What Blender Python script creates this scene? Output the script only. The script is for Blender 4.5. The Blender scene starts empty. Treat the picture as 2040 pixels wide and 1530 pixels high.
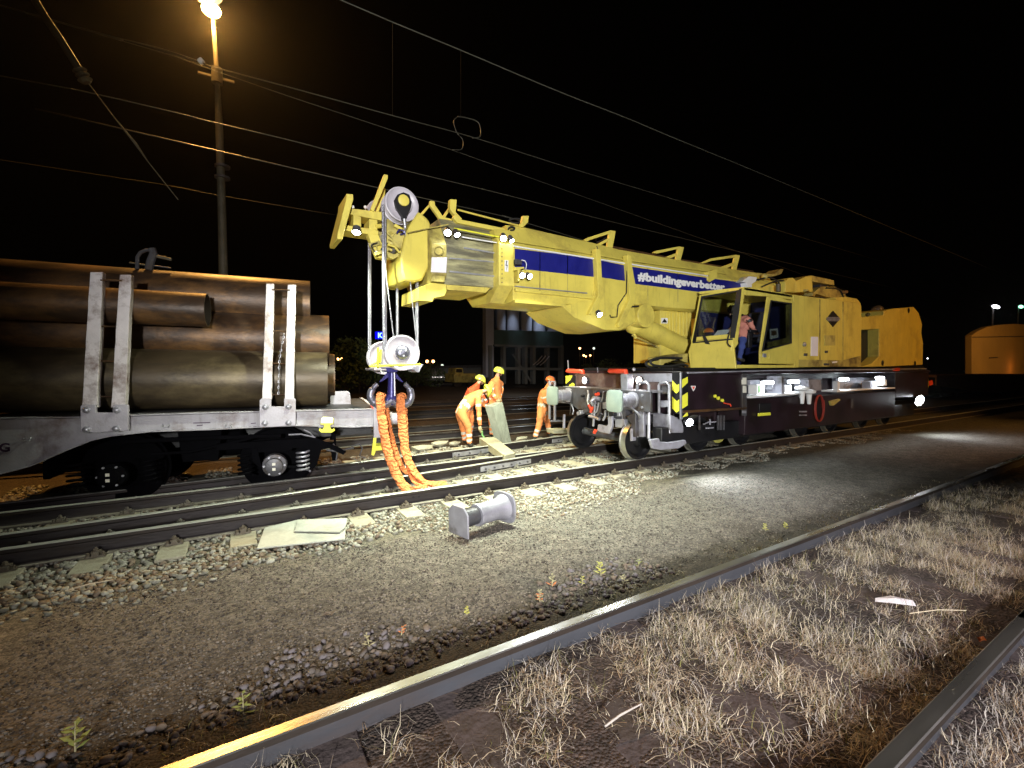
import bpy, bmesh, math, random
import numpy as np
from mathutils import Vector, Matrix
random.seed(7); rng = np.random.default_rng(11)
C = bpy.context.scene.collection
scene = bpy.context.scene
R = math.radians

# ------------------------------------------------------------------ camera
H = 1.60                       # eye height above the rail heads (rail heads are z = 0)
TH, PH, F = R(58.95), R(1.93), 918.0
fwd = Vector((math.cos(TH)*math.cos(PH), math.sin(TH)*math.cos(PH), -math.sin(PH)))
rgt = Vector((math.sin(TH), -math.cos(TH), 0))
upv = rgt.cross(fwd)
cam_d = bpy.data.cameras.new('camera'); cam = bpy.data.objects.new('camera', cam_d); C.objects.link(cam)
cam_d.sensor_width = 36; cam_d.lens = F/2040*36; cam_d.clip_start = 0.05; cam_d.clip_end = 2000
cam.matrix_world = Matrix.Translation((0, 0, H)) @ Matrix((rgt, upv, -fwd)).transposed().to_4x4()
scene.camera = cam

# ------------------------------------------------------------------ world: night sky
w = bpy.data.worlds.new('World'); scene.world = w; w.use_nodes = True
bg = w.node_tree.nodes['Background']; bg.inputs[0].default_value = (0.25, 0.18, 0.12, 1); bg.inputs[1].default_value = 0.0010
scene.view_settings.view_transform = 'Standard'; scene.view_settings.look = 'None'
scene.view_settings.exposure = 0.3; scene.view_settings.gamma = 1
scene.cycles.use_denoising = True; scene.cycles.max_bounces = 6; scene.cycles.sample_clamp_indirect = 4
try: scene.cycles.denoiser = 'OPENIMAGEDENOISE'
except Exception: pass

def spot(loc, target, power, color=(1, 1, 1), size=60, blend=0.6, rad=0.1):
    l = bpy.data.lights.new('lamp_light', 'SPOT'); l.energy = power; l.color = color
    l.spot_size = R(size); l.spot_blend = blend; l.shadow_soft_size = rad
    o = bpy.data.objects.new('lamp_light', l); C.objects.link(o); o.location = loc
    o.rotation_euler = (Vector(target)-Vector(loc)).to_track_quat('-Z', 'Y').to_euler(); return o
def point(loc, power, color, rad=0.1):
    l = bpy.data.lights.new('lamp_light', 'POINT'); l.energy = power; l.color = color; l.shadow_soft_size = rad
    o = bpy.data.objects.new('lamp_light', l); C.objects.link(o); o.location = loc; return o
SOD = (1.0, 0.47, 0.10); WHT = (0.93, 0.95, 1.0); GRN = (0.93, 1.0, 0.76)
# yard floodlights behind the photographer (out of frame)
spot((-2.5, -6.0, 2.6), (4.8, 6.5, 2.7), 7800, (0.98, 0.97, 0.93), 62, 0.95, 0.25)
spot((6.5, -7.0, 4.6), (4.0, 1.5, 0.0), 1650, (1.0, 0.86, 0.93), 44, 0.9, 0.15)
# sodium yard lamp behind right
spot((19, -12, 9), (17, 6, 1.8), 5000, SOD, 48, 0.7, 0.2)

# ------------------------------------------------------------------ pixel helpers (photo pixels -> points on real planes)
def ray(x, y): return fwd + rgt*((x-1020)/F) + upv*((765-y)/F)
def PY(x, y, Y): v = ray(x, y); t = Y/v.y; return Vector((v.x*t, Y, H+v.z*t))
def PX(x, y, X): v = ray(x, y); t = X/v.x; return Vector((X, v.y*t, H+v.z*t))
def PZ(x, y, Z): v = ray(x, y); t = (Z-H)/v.z; return Vector((v.x*t, v.y*t, Z))
def Zf(ox, oy, s): return lambda X, Y: (ox+X*s, oy+Y*s)

# ------------------------------------------------------------------ materials
def mat(name, base, rough=0.5, metal=0.0, var=0.25, vs=6.0, dirt=None, dirt_amt=0.4, bump=0.15, bs=40.0, spec=0.5, stretch=None, coat=0):
    m = bpy.data.materials.new(name); m.use_nodes = True; nt = m.node_tree; N = nt.nodes; L = nt.links
    p = N['Principled BSDF']
    tc = N.new('ShaderNodeTexCoord'); mp = N.new('ShaderNodeMapping'); L.new(tc.outputs['Object'], mp.inputs[0])
    if stretch: mp.inputs['Scale'].default_value = stretch
    n1 = N.new('ShaderNodeTexNoise'); n1.inputs['Scale'].default_value = vs; n1.inputs['Detail'].default_value = 6; L.new(mp.outputs[0], n1.inputs['Vector'])
    r1 = N.new('ShaderNodeValToRGB'); L.new(n1.outputs['Fac'], r1.inputs[0])
    r1.color_ramp.elements[0].position = 0.3; r1.color_ramp.elements[1].position = 0.7
    b = Vector(base)
    r1.color_ramp.elements[0].color = (*(b*(1-var)), 1); r1.color_ramp.elements[1].color = (*[min(1, c*(1+var*0.6)) for c in b], 1)
    out = r1.outputs[0]
    if dirt:
        n2 = N.new('ShaderNodeTexNoise'); n2.inputs['Scale'].default_value = vs*0.45; n2.inputs['Detail'].default_value = 9; n2.inputs['Roughness'].default_value = 0.7
        L.new(mp.outputs[0], n2.inputs['Vector'])
        r2 = N.new('ShaderNodeValToRGB'); L.new(n2.outputs['Fac'], r2.inputs[0])
        r2.color_ramp.elements[0].position = 0.62-0.3*dirt_amt; r2.color_ramp.elements[1].position = 0.78-0.25*dirt_amt
        mx = N.new('ShaderNodeMix'); mx.data_type = 'RGBA'; L.new(r2.outputs[0], mx.inputs[0]); L.new(out, mx.inputs[6]); mx.inputs[7].default_value = (*dirt, 1)
        out = mx.outputs[2]
    L.new(out, p.inputs['Base Color'])
    n3 = N.new('ShaderNodeTexNoise'); n3.inputs['Scale'].default_value = bs; n3.inputs['Detail'].default_value = 5; L.new(mp.outputs[0], n3.inputs['Vector'])
    bp = N.new('ShaderNodeBump'); bp.inputs['Strength'].default_value = bump; bp.inputs['Distance'].default_value = 0.02
    L.new(n3.outputs['Fac'], bp.inputs['Height']); L.new(bp.outputs[0], p.inputs['Normal'])
    mr = N.new('ShaderNodeMapRange'); L.new(n1.outputs['Fac'], mr.inputs[0]); mr.inputs[3].default_value = max(0.05, rough-0.12); mr.inputs[4].default_value = min(1, rough+0.15)
    L.new(mr.outputs[0], p.inputs['Roughness'])
    p.inputs['Metallic'].default_value = metal; p.inputs['Specular IOR Level'].default_value = spec
    if coat: p.inputs['Coat Weight'].default_value = coat
    return m
def emis(name, color, s):
    m = bpy.data.materials.new(name); m.use_nodes = True; p = m.node_tree.nodes['Principled BSDF']
    p.inputs['Base Color'].default_value = (*color, 1); p.inputs['Emission Color'].default_value = (*color, 1); p.inputs['Emission Strength'].default_value = s
    return m
def glass(name, tint=(0.75, 0.8, 0.8), a=0.25):
    m = bpy.data.materials.new(name); m.use_nodes = True; nt = m.node_tree; N = nt.nodes; L = nt.links
    N.remove(N['Principled BSDF']); o = N['Material Output']
    t = N.new('ShaderNodeBsdfTransparent'); t.inputs[0].default_value = (*tint, 1)
    g = N.new('ShaderNodeBsdfGlossy'); g.inputs['Roughness'].default_value = 0.03
    lw = N.new('ShaderNodeLayerWeight'); lw.inputs[0].default_value = 0.25
    ad = N.new('ShaderNodeMath'); ad.operation = 'MULTIPLY_ADD'; ad.inputs[1].default_value = 0.6; ad.inputs[2].default_value = 0.06; L.new(lw.outputs['Fresnel'], ad.inputs[0])
    mx = N.new('ShaderNodeMixShader'); L.new(ad.outputs[0], mx.inputs[0]); L.new(t.outputs[0], mx.inputs[1]); L.new(g.outputs[0], mx.inputs[2]); L.new(mx.outputs[0], o.inputs[0])
    return m
M = {}
M['yellow'] = mat('yellow_paint', (0.66, 0.55, 0.105), 0.42, var=0.12, vs=3, dirt=(0.40, 0.31, 0.07), dirt_amt=0.3, bump=0.06)
M['yellow_dirty'] = mat('dirty_yellow_paint', (0.50, 0.42, 0.11), 0.5, var=0.2, vs=4, dirt=(0.10, 0.07, 0.03), dirt_amt=0.55, bump=0.15)
M['bare'] = mat('weathered_boom_steel', (0.50, 0.47, 0.25), 0.5, 0.3, var=0.3, vs=5, dirt=(0.13, 0.12, 0.08), dirt_amt=0.8, bump=0.2, stretch=(0.35, 1, 2.2))
M['navy'] = mat('navy_band', (0.010, 0.012, 0.17), 0.4, var=0.15, bump=0.02)
M['white'] = mat('white_lettering', (0.75, 0.75, 0.76), 0.5, var=0.05, bump=0.02)
M['maroon'] = mat('dark_chassis_paint', (0.020, 0.011, 0.016), 0.32, var=0.3, vs=3, dirt=(0.012, 0.009, 0.008), dirt_amt=0.5, bump=0.08)
M['black'] = mat('black_steel', (0.011, 0.011, 0.014), 0.45, 0.2, var=0.3, dirt=(0.02, 0.016, 0.013), dirt_amt=0.3)
M['grey'] = mat('light_grey_steel', (0.36, 0.36, 0.42), 0.45, 0.3, var=0.2, dirt=(0.10, 0.09, 0.08), dirt_amt=0.35)
M['galv'] = mat('galvanised_steel', (0.42, 0.42, 0.47), 0.38, 0.6, var=0.2, vs=9)
M['void'] = mat('shade_black_bogie_steel', (0.003, 0.003, 0.004), 0.9, var=0.3, spec=0.04)  # near black colour stands in for the shade below the wagon deck
M['headside'] = mat('shaded_rusty_rail_head_side', (0.028, 0.020, 0.016), 0.6, 0.1, var=0.4, vs=9, stretch=(0.3, 1, 1))  # rust darkened to paint the shade line under the rail head
M['vest'] = mat('driver_vest', (0.50, 0.20, 0.16), 0.85, bump=0.4)
M['dkgrey'] = mat('dark_grey_steel', (0.10, 0.10, 0.115), 0.45, 0.4, var=0.3, dirt=(0.07, 0.05, 0.035), dirt_amt=0.5)
M['tread'] = mat('polished_wheel_tread', (0.45, 0.45, 0.40), 0.3, 0.8, var=0.2)
M['sheave'] = mat('pale_nylon_sheave', (0.46, 0.43, 0.49), 0.4, var=0.12, vs=5, dirt=(0.35, 0.32, 0.36), dirt_amt=0.35)
M['rope'] = mat('steel_rope', (0.34, 0.34, 0.40), 0.35, 0.7, var=0.3, vs=60, bump=0.5, bs=150)
M['hook'] = mat('blue_black_hook', (0.030, 0.028, 0.16), 0.3, 0.2, var=0.2)
M['hooktip'] = mat('worn_hook_steel', (0.20, 0.20, 0.26), 0.35, 0.7, var=0.2)
M['sling'] = mat('orange_sling_fabric', (0.80, 0.25, 0.075), 0.85, var=0.2, vs=14, bump=0.9, bs=24)
M['buffer'] = mat('pale_green_buffer_paint', (0.25, 0.31, 0.28), 0.4, var=0.12, dirt=(0.2, 0.25, 0.22), dirt_amt=0.3)
M['red'] = mat('red_paint', (0.75, 0.07, 0.03), 0.4, var=0.1)
M['chev_y'] = mat('yellow_reflective_chevron', (0.80, 0.78, 0.06), 0.4, var=0.05)
M['wagon'] = mat('lilac_grey_wagon_paint', (0.42, 0.41, 0.45), 0.55, var=0.18, vs=4, dirt=(0.16, 0.11, 0.09), dirt_amt=0.35, bump=0.12)
M['stanchion'] = mat('scuffed_white_stanchion', (0.74, 0.69, 0.71), 0.6, var=0.12, vs=6, dirt=(0.16, 0.09, 0.07), dirt_amt=0.42, bump=0.35, bs=14)
M['rust'] = mat('rusty_pipe', (0.060, 0.034, 0.020), 0.42, 0.25, var=0.45, vs=4.5, dirt=(0.20, 0.10, 0.035), dirt_amt=0.5, bump=0.15, bs=26, stretch=(0.5, 1, 1))
M['bore'] = mat('pipe_bore', (0.05, 0.035, 0.03), 0.7, var=0.3)
M['rust_pale'] = mat('pale_scaled_pipe', (0.065, 0.046, 0.026), 0.42, 0.25, var=0.45, vs=4.0, dirt=(0.15, 0.115, 0.06), dirt_amt=0.45, bump=0.12, bs=26, stretch=(0.5, 1, 1))
M['concrete'] = mat('sleeper_concrete', (0.38, 0.36, 0.27), 0.85, var=0.15, vs=10, dirt=(0.2, 0.17, 0.12), dirt_amt=0.4, bump=0.3, bs=90)
M['oldsleeper'] = mat('dirty_sleeper', (0.092, 0.070, 0.070), 0.9, var=0.25, vs=6, dirt=(0.06, 0.045, 0.035), dirt_amt=0.5, bump=0.5, bs=30)
M['railweb'] = mat('rail_web_steel', (0.042, 0.036, 0.038), 0.5, 0.4, var=0.25, vs=5, dirt=(0.035, 0.025, 0.018), dirt_amt=0.4, bump=0.2, stretch=(0.3, 1, 1))
M['railhead'] = mat('polished_rail_head', (0.50, 0.51, 0.46), 0.42, 0.35, var=0.15, vs=8, bump=0.03, stretch=(0.15, 1, 1))
M['railhead_dull'] = mat('dull_rail_head', (0.46, 0.46, 0.44), 0.27, 0.92, var=0.2, vs=8, bump=0.04, stretch=(0.15, 1, 1))
M['railfoot'] = mat('dusty_highlit_rail_foot', (0.24, 0.22, 0.18), 0.6, 0.2, var=0.3, vs=10)  # dusty steel, lightened to carry the highlight along the foot as well
M['frontweb'] = mat('lit_bluish_rail_web', (0.095, 0.10, 0.12), 0.4, 0.4, var=0.2, vs=4, dirt=(0.11, 0.09, 0.09), dirt_amt=0.3, bump=0.12, stretch=(0.3, 1, 1))  # lighter copy of the rail web, floodlight on it put into the colour
M['wood'] = mat('pale_timber', (0.42, 0.40, 0.27), 0.8, var=0.2, vs=5, dirt=(0.22, 0.2, 0.14), dirt_amt=0.5, bump=0.3, stretch=(1, 1, 1))
M['wood_grey'] = mat('grey_green_timber', (0.30, 0.32, 0.26), 0.85, var=0.25, vs=7, dirt=(0.15, 0.15, 0.12), dirt_amt=0.5, bump=0.35, stretch=(1, 1, .3))
M['board'] = mat('whitish_board', (0.50, 0.52, 0.46), 0.8, var=0.12, vs=5, dirt=(0.33, 0.33, 0.29), dirt_amt=0.5, bump=0.2)
M['hivis'] = mat('orange_hi_vis_cloth', (0.90, 0.31, 0.10), 0.85, var=0.15, vs=8, dirt=(0.45, 0.16, 0.07), dirt_amt=0.25, bump=0.5, bs=16)
M['hivis_red'] = mat('red_orange_cloth', (0.70, 0.10, 0.03), 0.85, var=0.15, vs=8, bump=0.5, bs=16)
M['reflect'] = mat('reflective_tape', (0.72, 0.70, 0.62), 0.35, var=0.08)
M['helmet'] = mat('yellow_green_helmet', (0.72, 0.80, 0.10), 0.3, var=0.05, bump=0.02)
M['helmet_o'] = mat('orange_helmet', (0.85, 0.2, 0.05), 0.35, var=0.05, bump=0.02)
M['skin'] = mat('skin', (0.50, 0.28, 0.20), 0.55, var=0.06, bump=0.05)
M['hair'] = mat('dark_hair', (0.04, 0.03, 0.025), 0.7)
M['jeans'] = mat('blue_trousers', (0.03, 0.05, 0.20), 0.85, bump=0.4)
M['boot'] = mat('dark_boot', (0.03, 0.028, 0.025), 0.6)
M['glove'] = mat('work_glove', (0.40, 0.34, 0.20), 0.8)
M['lime'] = mat('lime_tool', (0.25, 0.6, 0.2), 0.4)
M['paper'] = mat('white_paper', (0.75, 0.72, 0.78), 0.7, var=0.05)
nt = M['sling'].node_tree; wv = nt.nodes.new('ShaderNodeTexWave'); wv.inputs['Scale'].default_value = 5; wv.inputs['Distortion'].default_value = 9; wv.inputs['Detail'].default_value = 3; wv.inputs['Detail Scale'].default_value = 2.2; wv.bands_direction = 'Z'
_tc = [n for n in nt.nodes if n.type == 'TEX_COORD'][0]; nt.links.new(_tc.outputs['Object'], wv.inputs['Vector']); _bp = [n for n in nt.nodes if n.type == 'BUMP'][0]; nt.links.new(wv.outputs['Fac'], _bp.inputs['Height']); _bp.inputs['Distance'].default_value = 0.022
for _k, _c, _f in (('yellow', (0.26, 0.19, 0.05), 0.5), ('yellow_dirty', (0.10, 0.07, 0.03), 0.6), ('rust', (0.03, 0.022, 0.02), 0.8), ('rust_pale', (0.03, 0.024, 0.02), 0.8), ('wagon', (0.14, 0.10, 0.08), 0.5)):
    nt = M[_k].node_tree; N_ = nt.nodes; L_ = nt.links; pr_ = N_['Principled BSDF']; src = pr_.inputs['Base Color'].links[0].from_socket
    tc_ = [n for n in N_ if n.type == 'TEX_COORD'][0]; mp_ = N_.new('ShaderNodeMapping'); L_.new(tc_.outputs['Object'], mp_.inputs[0])
    if 'rust' in _k: mp_.inputs['Rotation'].default_value = (0, R(35), 0); mp_.inputs['Scale'].default_value = (0.6, 3, 5)
    else: mp_.inputs['Scale'].default_value = (11, 11, 1.1)
    n_ = N_.new('ShaderNodeTexNoise'); n_.inputs['Scale'].default_value = 1.3; n_.inputs['Detail'].default_value = 8; n_.inputs['Roughness'].default_value = .65; L_.new(mp_.outputs[0], n_.inputs['Vector'])
    r_ = N_.new('ShaderNodeMapRange'); L_.new(n_.outputs['Fac'], r_.inputs[0]); r_.inputs[1].default_value = .55; r_.inputs[2].default_value = .78; r_.inputs[4].default_value = _f
    mx_ = N_.new('ShaderNodeMix'); mx_.data_type = 'RGBA'; L_.new(r_.outputs[0], mx_.inputs[0]); L_.new(src, mx_.inputs[6]); mx_.inputs[7].default_value = (*_c, 1); L_.new(mx_.outputs[2], pr_.inputs['Base Color'])
M['glass'] = glass('cab_glass')
M['dim'] = mat('cab_interior', (0.035, 0.035, 0.06), 0.7, var=0.3)
M['cabblue'] = mat('dark_blue_cab_lining', (0.012, 0.015, 0.10), 0.7, var=0.2)
M['lens_w'] = emis('white_lamp_lens', (0.9, 0.95, 1.0), 60)
M['lens_s'] = emis('sodium_lamp_lens', (1.0, 0.62, 0.22), 260)
M['lens_h'] = emis('warm_headlamp_lens', (1.0, 0.85, 0.75), 14)
M['strip'] = emis('strip_lamp_lens', (0.85, 0.95, 1.0), 20)
M['rubber'] = mat('black_rubber', (0.015, 0.015, 0.016), 0.6)
M['post'] = mat('pale_post_paint', (0.09, 0.078, 0.05), 0.6, var=0.2, dirt=(0.12, 0.1, 0.07), dirt_amt=0.4)
M['wire'] = mat('catenary_wire', (0.06, 0.06, 0.048), 0.45, 0.3, var=0.2)

# ------------------------------------------------------------------ mesh building
ORG = {}
class MB:
    def __init__(s): s.v = []; s.f = []; s.m = []; s.mi = 0
    def add(s, vs, fs):
        k = len(s.v); s.v += [Vector(v) for v in vs]; s.f += [[i+k for i in f] for f in fs]; s.m += [s.mi]*len(fs); return s
    def box(s, c, d, rz=0, rx=0, ry=0):
        c = Vector(c); Mx = Matrix.Rotation(rz, 3, 'Z') @ Matrix.Rotation(ry, 3, 'Y') @ Matrix.Rotation(rx, 3, 'X')
        vs = [c + Mx @ Vector((x*d[0]/2, y*d[1]/2, z*d[2]/2)) for x in (-1, 1) for y in (-1, 1) for z in (-1, 1)]
        return s.add(vs, [(0, 1, 3, 2), (4, 6, 7, 5), (0, 4, 5, 1), (2, 3, 7, 6), (0, 2, 6, 4), (1, 5, 7, 3)])
    def bb(s, a, b):
        return s.box([(a[i]+b[i])/2 for i in range(3)], [abs(b[i]-a[i]) for i in range(3)])
    def prism(s, pts, off):
        pts = [Vector(p) for p in pts]; n = len(pts); off = Vector(off)
        return s.add(pts+[p+off for p in pts], [list(range(n))[::-1], list(range(n, 2*n))]+[(i, (i+1) % n, (i+1) % n+n, i+n) for i in range(n)])
    def pp(s, pix, Y0, Y1):          # outline seen on the plane Y0, given real thickness to Y1
        return s.prism([PY(x, y, Y0) for x, y in pix], (0, Y1-Y0, 0))
    def ring(s, c, ax, r, n, u=None):
        ax = ax.normalized()
        if u is None: u = ax.orthogonal().normalized()
        v = ax.cross(u)
        return [c + (u*math.cos(2*math.pi*i/n)+v*math.sin(2*math.pi*i/n))*r for i in range(n)]
    def cyl(s, a, b, r, r2=None, n=16, cap=True):
        a = Vector(a); b = Vector(b); r2 = r if r2 is None else r2
        R0 = s.ring(a, b-a, r, n); R1 = s.ring(b, b-a, r2, n)
        fs = [(i, (i+1) % n, (i+1) % n+n, i+n) for i in range(n)]
        if cap: fs += [list(range(n))[::-1], list(range(n, 2*n))]
        return s.add(R0+R1, fs)
    def tube(s, pts, r, n=8, cap=True):
        pts = [Vector(p) for p in pts]; rs = r if isinstance(r, (list, tuple)) else [r]*len(pts)
        u = None; rings = []
        for i, p in enumerate(pts):
            t = (pts[min(i+1, len(pts)-1)]-pts[max(i-1, 0)]).normalized()
            if u is None: u = t.orthogonal().normalized()
            else:
                u = (u - t*u.dot(t)); u = u.normalized() if u.length > 1e-6 else t.orthogonal().normalized()
            rings.append(s.ring(p, t, rs[i], n, u))
        vs = [q for rr in rings for q in rr]; fs = []
        for j in range(len(pts)-1):
            fs += [(j*n+i, j*n+(i+1) % n, (j+1)*n+(i+1) % n, (j+1)*n+i) for i in range(n)]
        if cap: fs += [list(range(n))[::-1], [(len(pts)-1)*n+i for i in range(n)]]
        return s.add(vs, fs)
    def lathe(s, c, ax, prof, n=32):          # prof: (distance along axis, radius)
        c = Vector(c); ax = Vector(ax).normalized(); u = ax.orthogonal().normalized(); k = len(prof)
        vs = []
        for d, r in prof: vs += s.ring(c+ax*d, ax, max(r, 1e-4), n, u)
        fs = [(j*n+i, j*n+(i+1) % n, (j+1)*n+(i+1) % n, (j+1)*n+i) for j in range(k-1) for i in range(n)]
        fs += [list(range(n))[::-1], [(k-1)*n+i for i in range(n)]]
        return s.add(vs, fs)
    def ball(s, c, r, n=12, sc=(1, 1, 1), rows=8):
        c = Vector(c); vs = []; fs = []
        for j in range(rows+1):
            th = math.pi*j/rows
            for i in range(n):
                a = 2*math.pi*i/n; vs.append(c+Vector((r*sc[0]*math.sin(th)*math.cos(a), r*sc[1]*math.sin(th)*math.sin(a), r*sc[2]*math.cos(th))))
        for j in range(rows):
            for i in range(n): fs.append((j*n+i, (j+1)*n+i, (j+1)*n+(i+1) % n, j*n+(i+1) % n))
        return s.add(vs, fs)
def build(name, mb, mats, parent=None, bevel=0, ang=38, smooth=True):
    me = bpy.data.meshes.new(name); mats = mats if isinstance(mats, (list, tuple)) else [mats]
    for m in mats: me.materials.append(m)
    if parent is None:
        xs = [v.x for v in mb.v]; ys = [v.y for v in mb.v]; zs = [v.z for v in mb.v]
        og = Vector(((min(xs)+max(xs))/2, (min(ys)+max(ys))/2, min(zs)))
    else: og = ORG[parent.name]
    me.from_pydata([tuple(v-og) for v in mb.v], [], [tuple(f) for f in mb.f])
    me.polygons.foreach_set('material_index', mb.m)
    bm = bmesh.new(); bm.from_mesh(me); bmesh.ops.remove_doubles(bm, verts=bm.verts, dist=1e-6); bmesh.ops.recalc_face_normals(bm, faces=bm.faces); bm.to_mesh(me); bm.free()
    if smooth:
        me.polygons.foreach_set('use_smooth', [True]*len(me.polygons)); me.set_sharp_from_angle(angle=R(ang))
    o = bpy.data.objects.new(name, me); C.objects.link(o)
    if parent is None: o.location = og
    else: o.parent = parent
    ORG[o.name] = og
    if bevel:
        b = o.modifiers.new('bevel', 'BEVEL'); b.width = bevel; b.segments = 2; b.limit_method = 'ANGLE'; b.angle_limit = R(40); b.harden_normals = False
    return o
def thing(name, loc, label, cat, group=None):
    o = bpy.data.objects.new(name, None); C.objects.link(o); o.location = loc; o.empty_display_size = 0.2
    ORG[o.name] = Vector(loc); return tag(o, label, cat, group)
def tag(o, label=None, cat=None, group=None, kind=None):
    if label: o['label'] = label
    if cat: o['category'] = cat
    if group: o['group'] = group
    if kind: o['kind'] = kind
    return o
def copy_tree(o, parent=None):
    c = o.copy(); C.objects.link(c); c.parent = parent
    ORG[c.name] = ORG[o.name]
    for ch in list(o.children): copy_tree(ch, c)
    return c
def fast_mesh(name, V, Fc, mats, midx=None, smooth=False):
    me = bpy.data.meshes.new(name); nv = len(V); nf = len(Fc); k = Fc.shape[1]
    me.vertices.add(nv); me.vertices.foreach_set('co', V.astype(np.float32).ravel())
    me.loops.add(nf*k); me.loops.foreach_set('vertex_index', Fc.astype(np.int32).ravel())
    me.polygons.add(nf); me.polygons.foreach_set('loop_start', np.arange(0, nf*k, k, dtype=np.int32))
    for m in mats: me.materials.append(m)
    if midx is not None: me.polygons.foreach_set('material_index', midx.astype(np.int32))
    me.update(calc_edges=True); me.validate()
    if smooth: me.polygons.foreach_set('use_smooth', [True]*nf)
    o = bpy.data.objects.new(name, me); C.objects.link(o); return o


# ================================================================== GROUND
def gmat():
    m = bpy.data.materials.new('ground_earth_and_gravel'); m.use_nodes = True; nt = m.node_tree; N = nt.nodes; L = nt.links; p = N['Principled BSDF']
    tc = N.new('ShaderNodeTexCoord'); sp = N.new('ShaderNodeSeparateXYZ'); L.new(tc.outputs['Object'], sp.inputs[0])
    n = N.new('ShaderNodeTexNoise'); n.inputs['Scale'].default_value = 2.5; n.inputs['Detail'].default_value = 8; L.new(tc.outputs['Object'], n.inputs['Vector'])
    a = N.new('ShaderNodeMath'); a.operation = 'MULTIPLY_ADD'; L.new(n.outputs['Fac'], a.inputs[0]); a.inputs[1].default_value = 0.9; L.new(sp.outputs['Y'], a.inputs[2])
    mr = N.new('ShaderNodeMapRange'); L.new(a.outputs[0], mr.inputs[0]); mr.inputs[1].default_value = 0.45; mr.inputs[2].default_value = 20.45
    r = N.new('ShaderNodeValToRGB'); L.new(mr.outputs[0], r.inputs[0]); cr = r.color_ramp
    stops = [(0.0, (0.075, 0.053, 0.049)), (0.115, (0.062, 0.045, 0.038)), (0.135, (0.060, 0.045, 0.030)), (0.155, (0.13, 0.112, 0.095)), (0.225, (0.15, 0.138, 0.115)),
             (0.25, (0.12, 0.11, 0.08)), (0.42, (0.10, 0.09, 0.07)), (0.50, (0.065, 0.045, 0.027)), (1.0, (0.065, 0.042, 0.024))]
    cr.elements[0].position = 0; cr.elements[0].color = (*stops[0][1], 1); cr.elements[1].position = 1; cr.elements[1].color = (*stops[-1][1], 1)
    for ps, c in stops[1:-1]: e = cr.elements.new(ps); e.color = (*c, 1)
    v = N.new('ShaderNodeTexVoronoi'); v.inputs['Scale'].default_value = 62; L.new(tc.outputs['Object'], v.inputs['Vector'])
    n2 = N.new('ShaderNodeTexNoise'); n2.inputs['Scale'].default_value = 9; n2.inputs['Detail'].default_value = 8; L.new(tc.outputs['Object'], n2.inputs['Vector'])
    hs = N.new('ShaderNodeSeparateColor'); L.new(v.outputs['Color'], hs.inputs[0])
    m1 = N.new('ShaderNodeMapRange'); L.new(hs.outputs[0], m1.inputs[0]); m1.inputs[3].default_value = 0.45; m1.inputs[4].default_value = 1.5
    m2 = N.new('ShaderNodeMapRange'); L.new(n2.outputs['Fac'], m2.inputs[0]); m2.inputs[1].default_value = .3; m2.inputs[2].default_value = .7; m2.inputs[3].default_value = 0.65; m2.inputs[4].default_value = 1.3
    mu = N.new('ShaderNodeMath'); mu.operation = 'MULTIPLY'; L.new(m1.outputs[0], mu.inputs[0]); L.new(m2.outputs[0], mu.inputs[1])
    sc = N.new('ShaderNodeVectorMath'); sc.operation = 'SCALE'; L.new(r.outputs[0], sc.inputs[0]); L.new(mu.outputs[0], sc.inputs['Scale']); L.new(sc.outputs[0], p.inputs['Base Color'])
    p.inputs['Roughness'].default_value = 0.9
    ad = N.new('ShaderNodeMath'); ad.operation = 'MULTIPLY_ADD'; L.new(v.outputs['Distance'], ad.inputs[0]); ad.inputs[1].default_value = -1.0; L.new(n2.outputs['Fac'], ad.inputs[2])
    b = N.new('ShaderNodeBump'); b.inputs['Strength'].default_value = 0.8; b.inputs['Distance'].default_value = 0.012; L.new(ad.outputs[0], b.inputs['Height']); L.new(b.outputs[0], p.inputs['Normal'])
    return m
def gz(X, Y):
    X = np.asarray(X, float); Y = np.asarray(Y, float)
    base = np.interp(Y, [-50, 2.2, 2.45, 2.75, 3.2, 4.2, 5.0, 5.4, 9.5, 10.5, 400], [-.135, -.135, -.16, -.175, -.165, -.165, -.195, -.205, -.205, -.25, -.25])
    n = 0.012*np.sin(X*3.1+Y*1.7)*np.sin(Y*4.3-X*1.2) + 0.006*np.sin(X*11.3+2*np.sin(Y*7))*np.sin(Y*13.7+X*3)
    far = np.clip((np.abs(X)-14)/20, 0, 1)
    return base*(1-far)+(-.22)*far + n*(1-far)
gx = np.concatenate([[-400, -150, -60, -25, -12, -7], np.arange(-4, 12, 0.07), [13, 15, 18, 24, 40, 90, 200, 500]])
gy = np.concatenate([[-300, -100, -40, -15, -6, -3], np.arange(-1.6, 10, 0.07), [11, 12, 14, 18, 25, 40, 80, 160, 400]])
GX, GY = np.meshgrid(gx, gy, indexing='ij'); GZ = gz(GX, GY); nx, ny = GX.shape
ii = np.arange(nx-1)[:, None]*ny + np.arange(ny-1)[None, :]
g = fast_mesh('ground', np.stack([GX, GY, GZ], -1).reshape(-1, 3), np.stack([ii, ii+ny, ii+ny+1, ii+1], -1).reshape(-1, 4), [gmat()], smooth=True)
tag(g, kind='structure')

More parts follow.
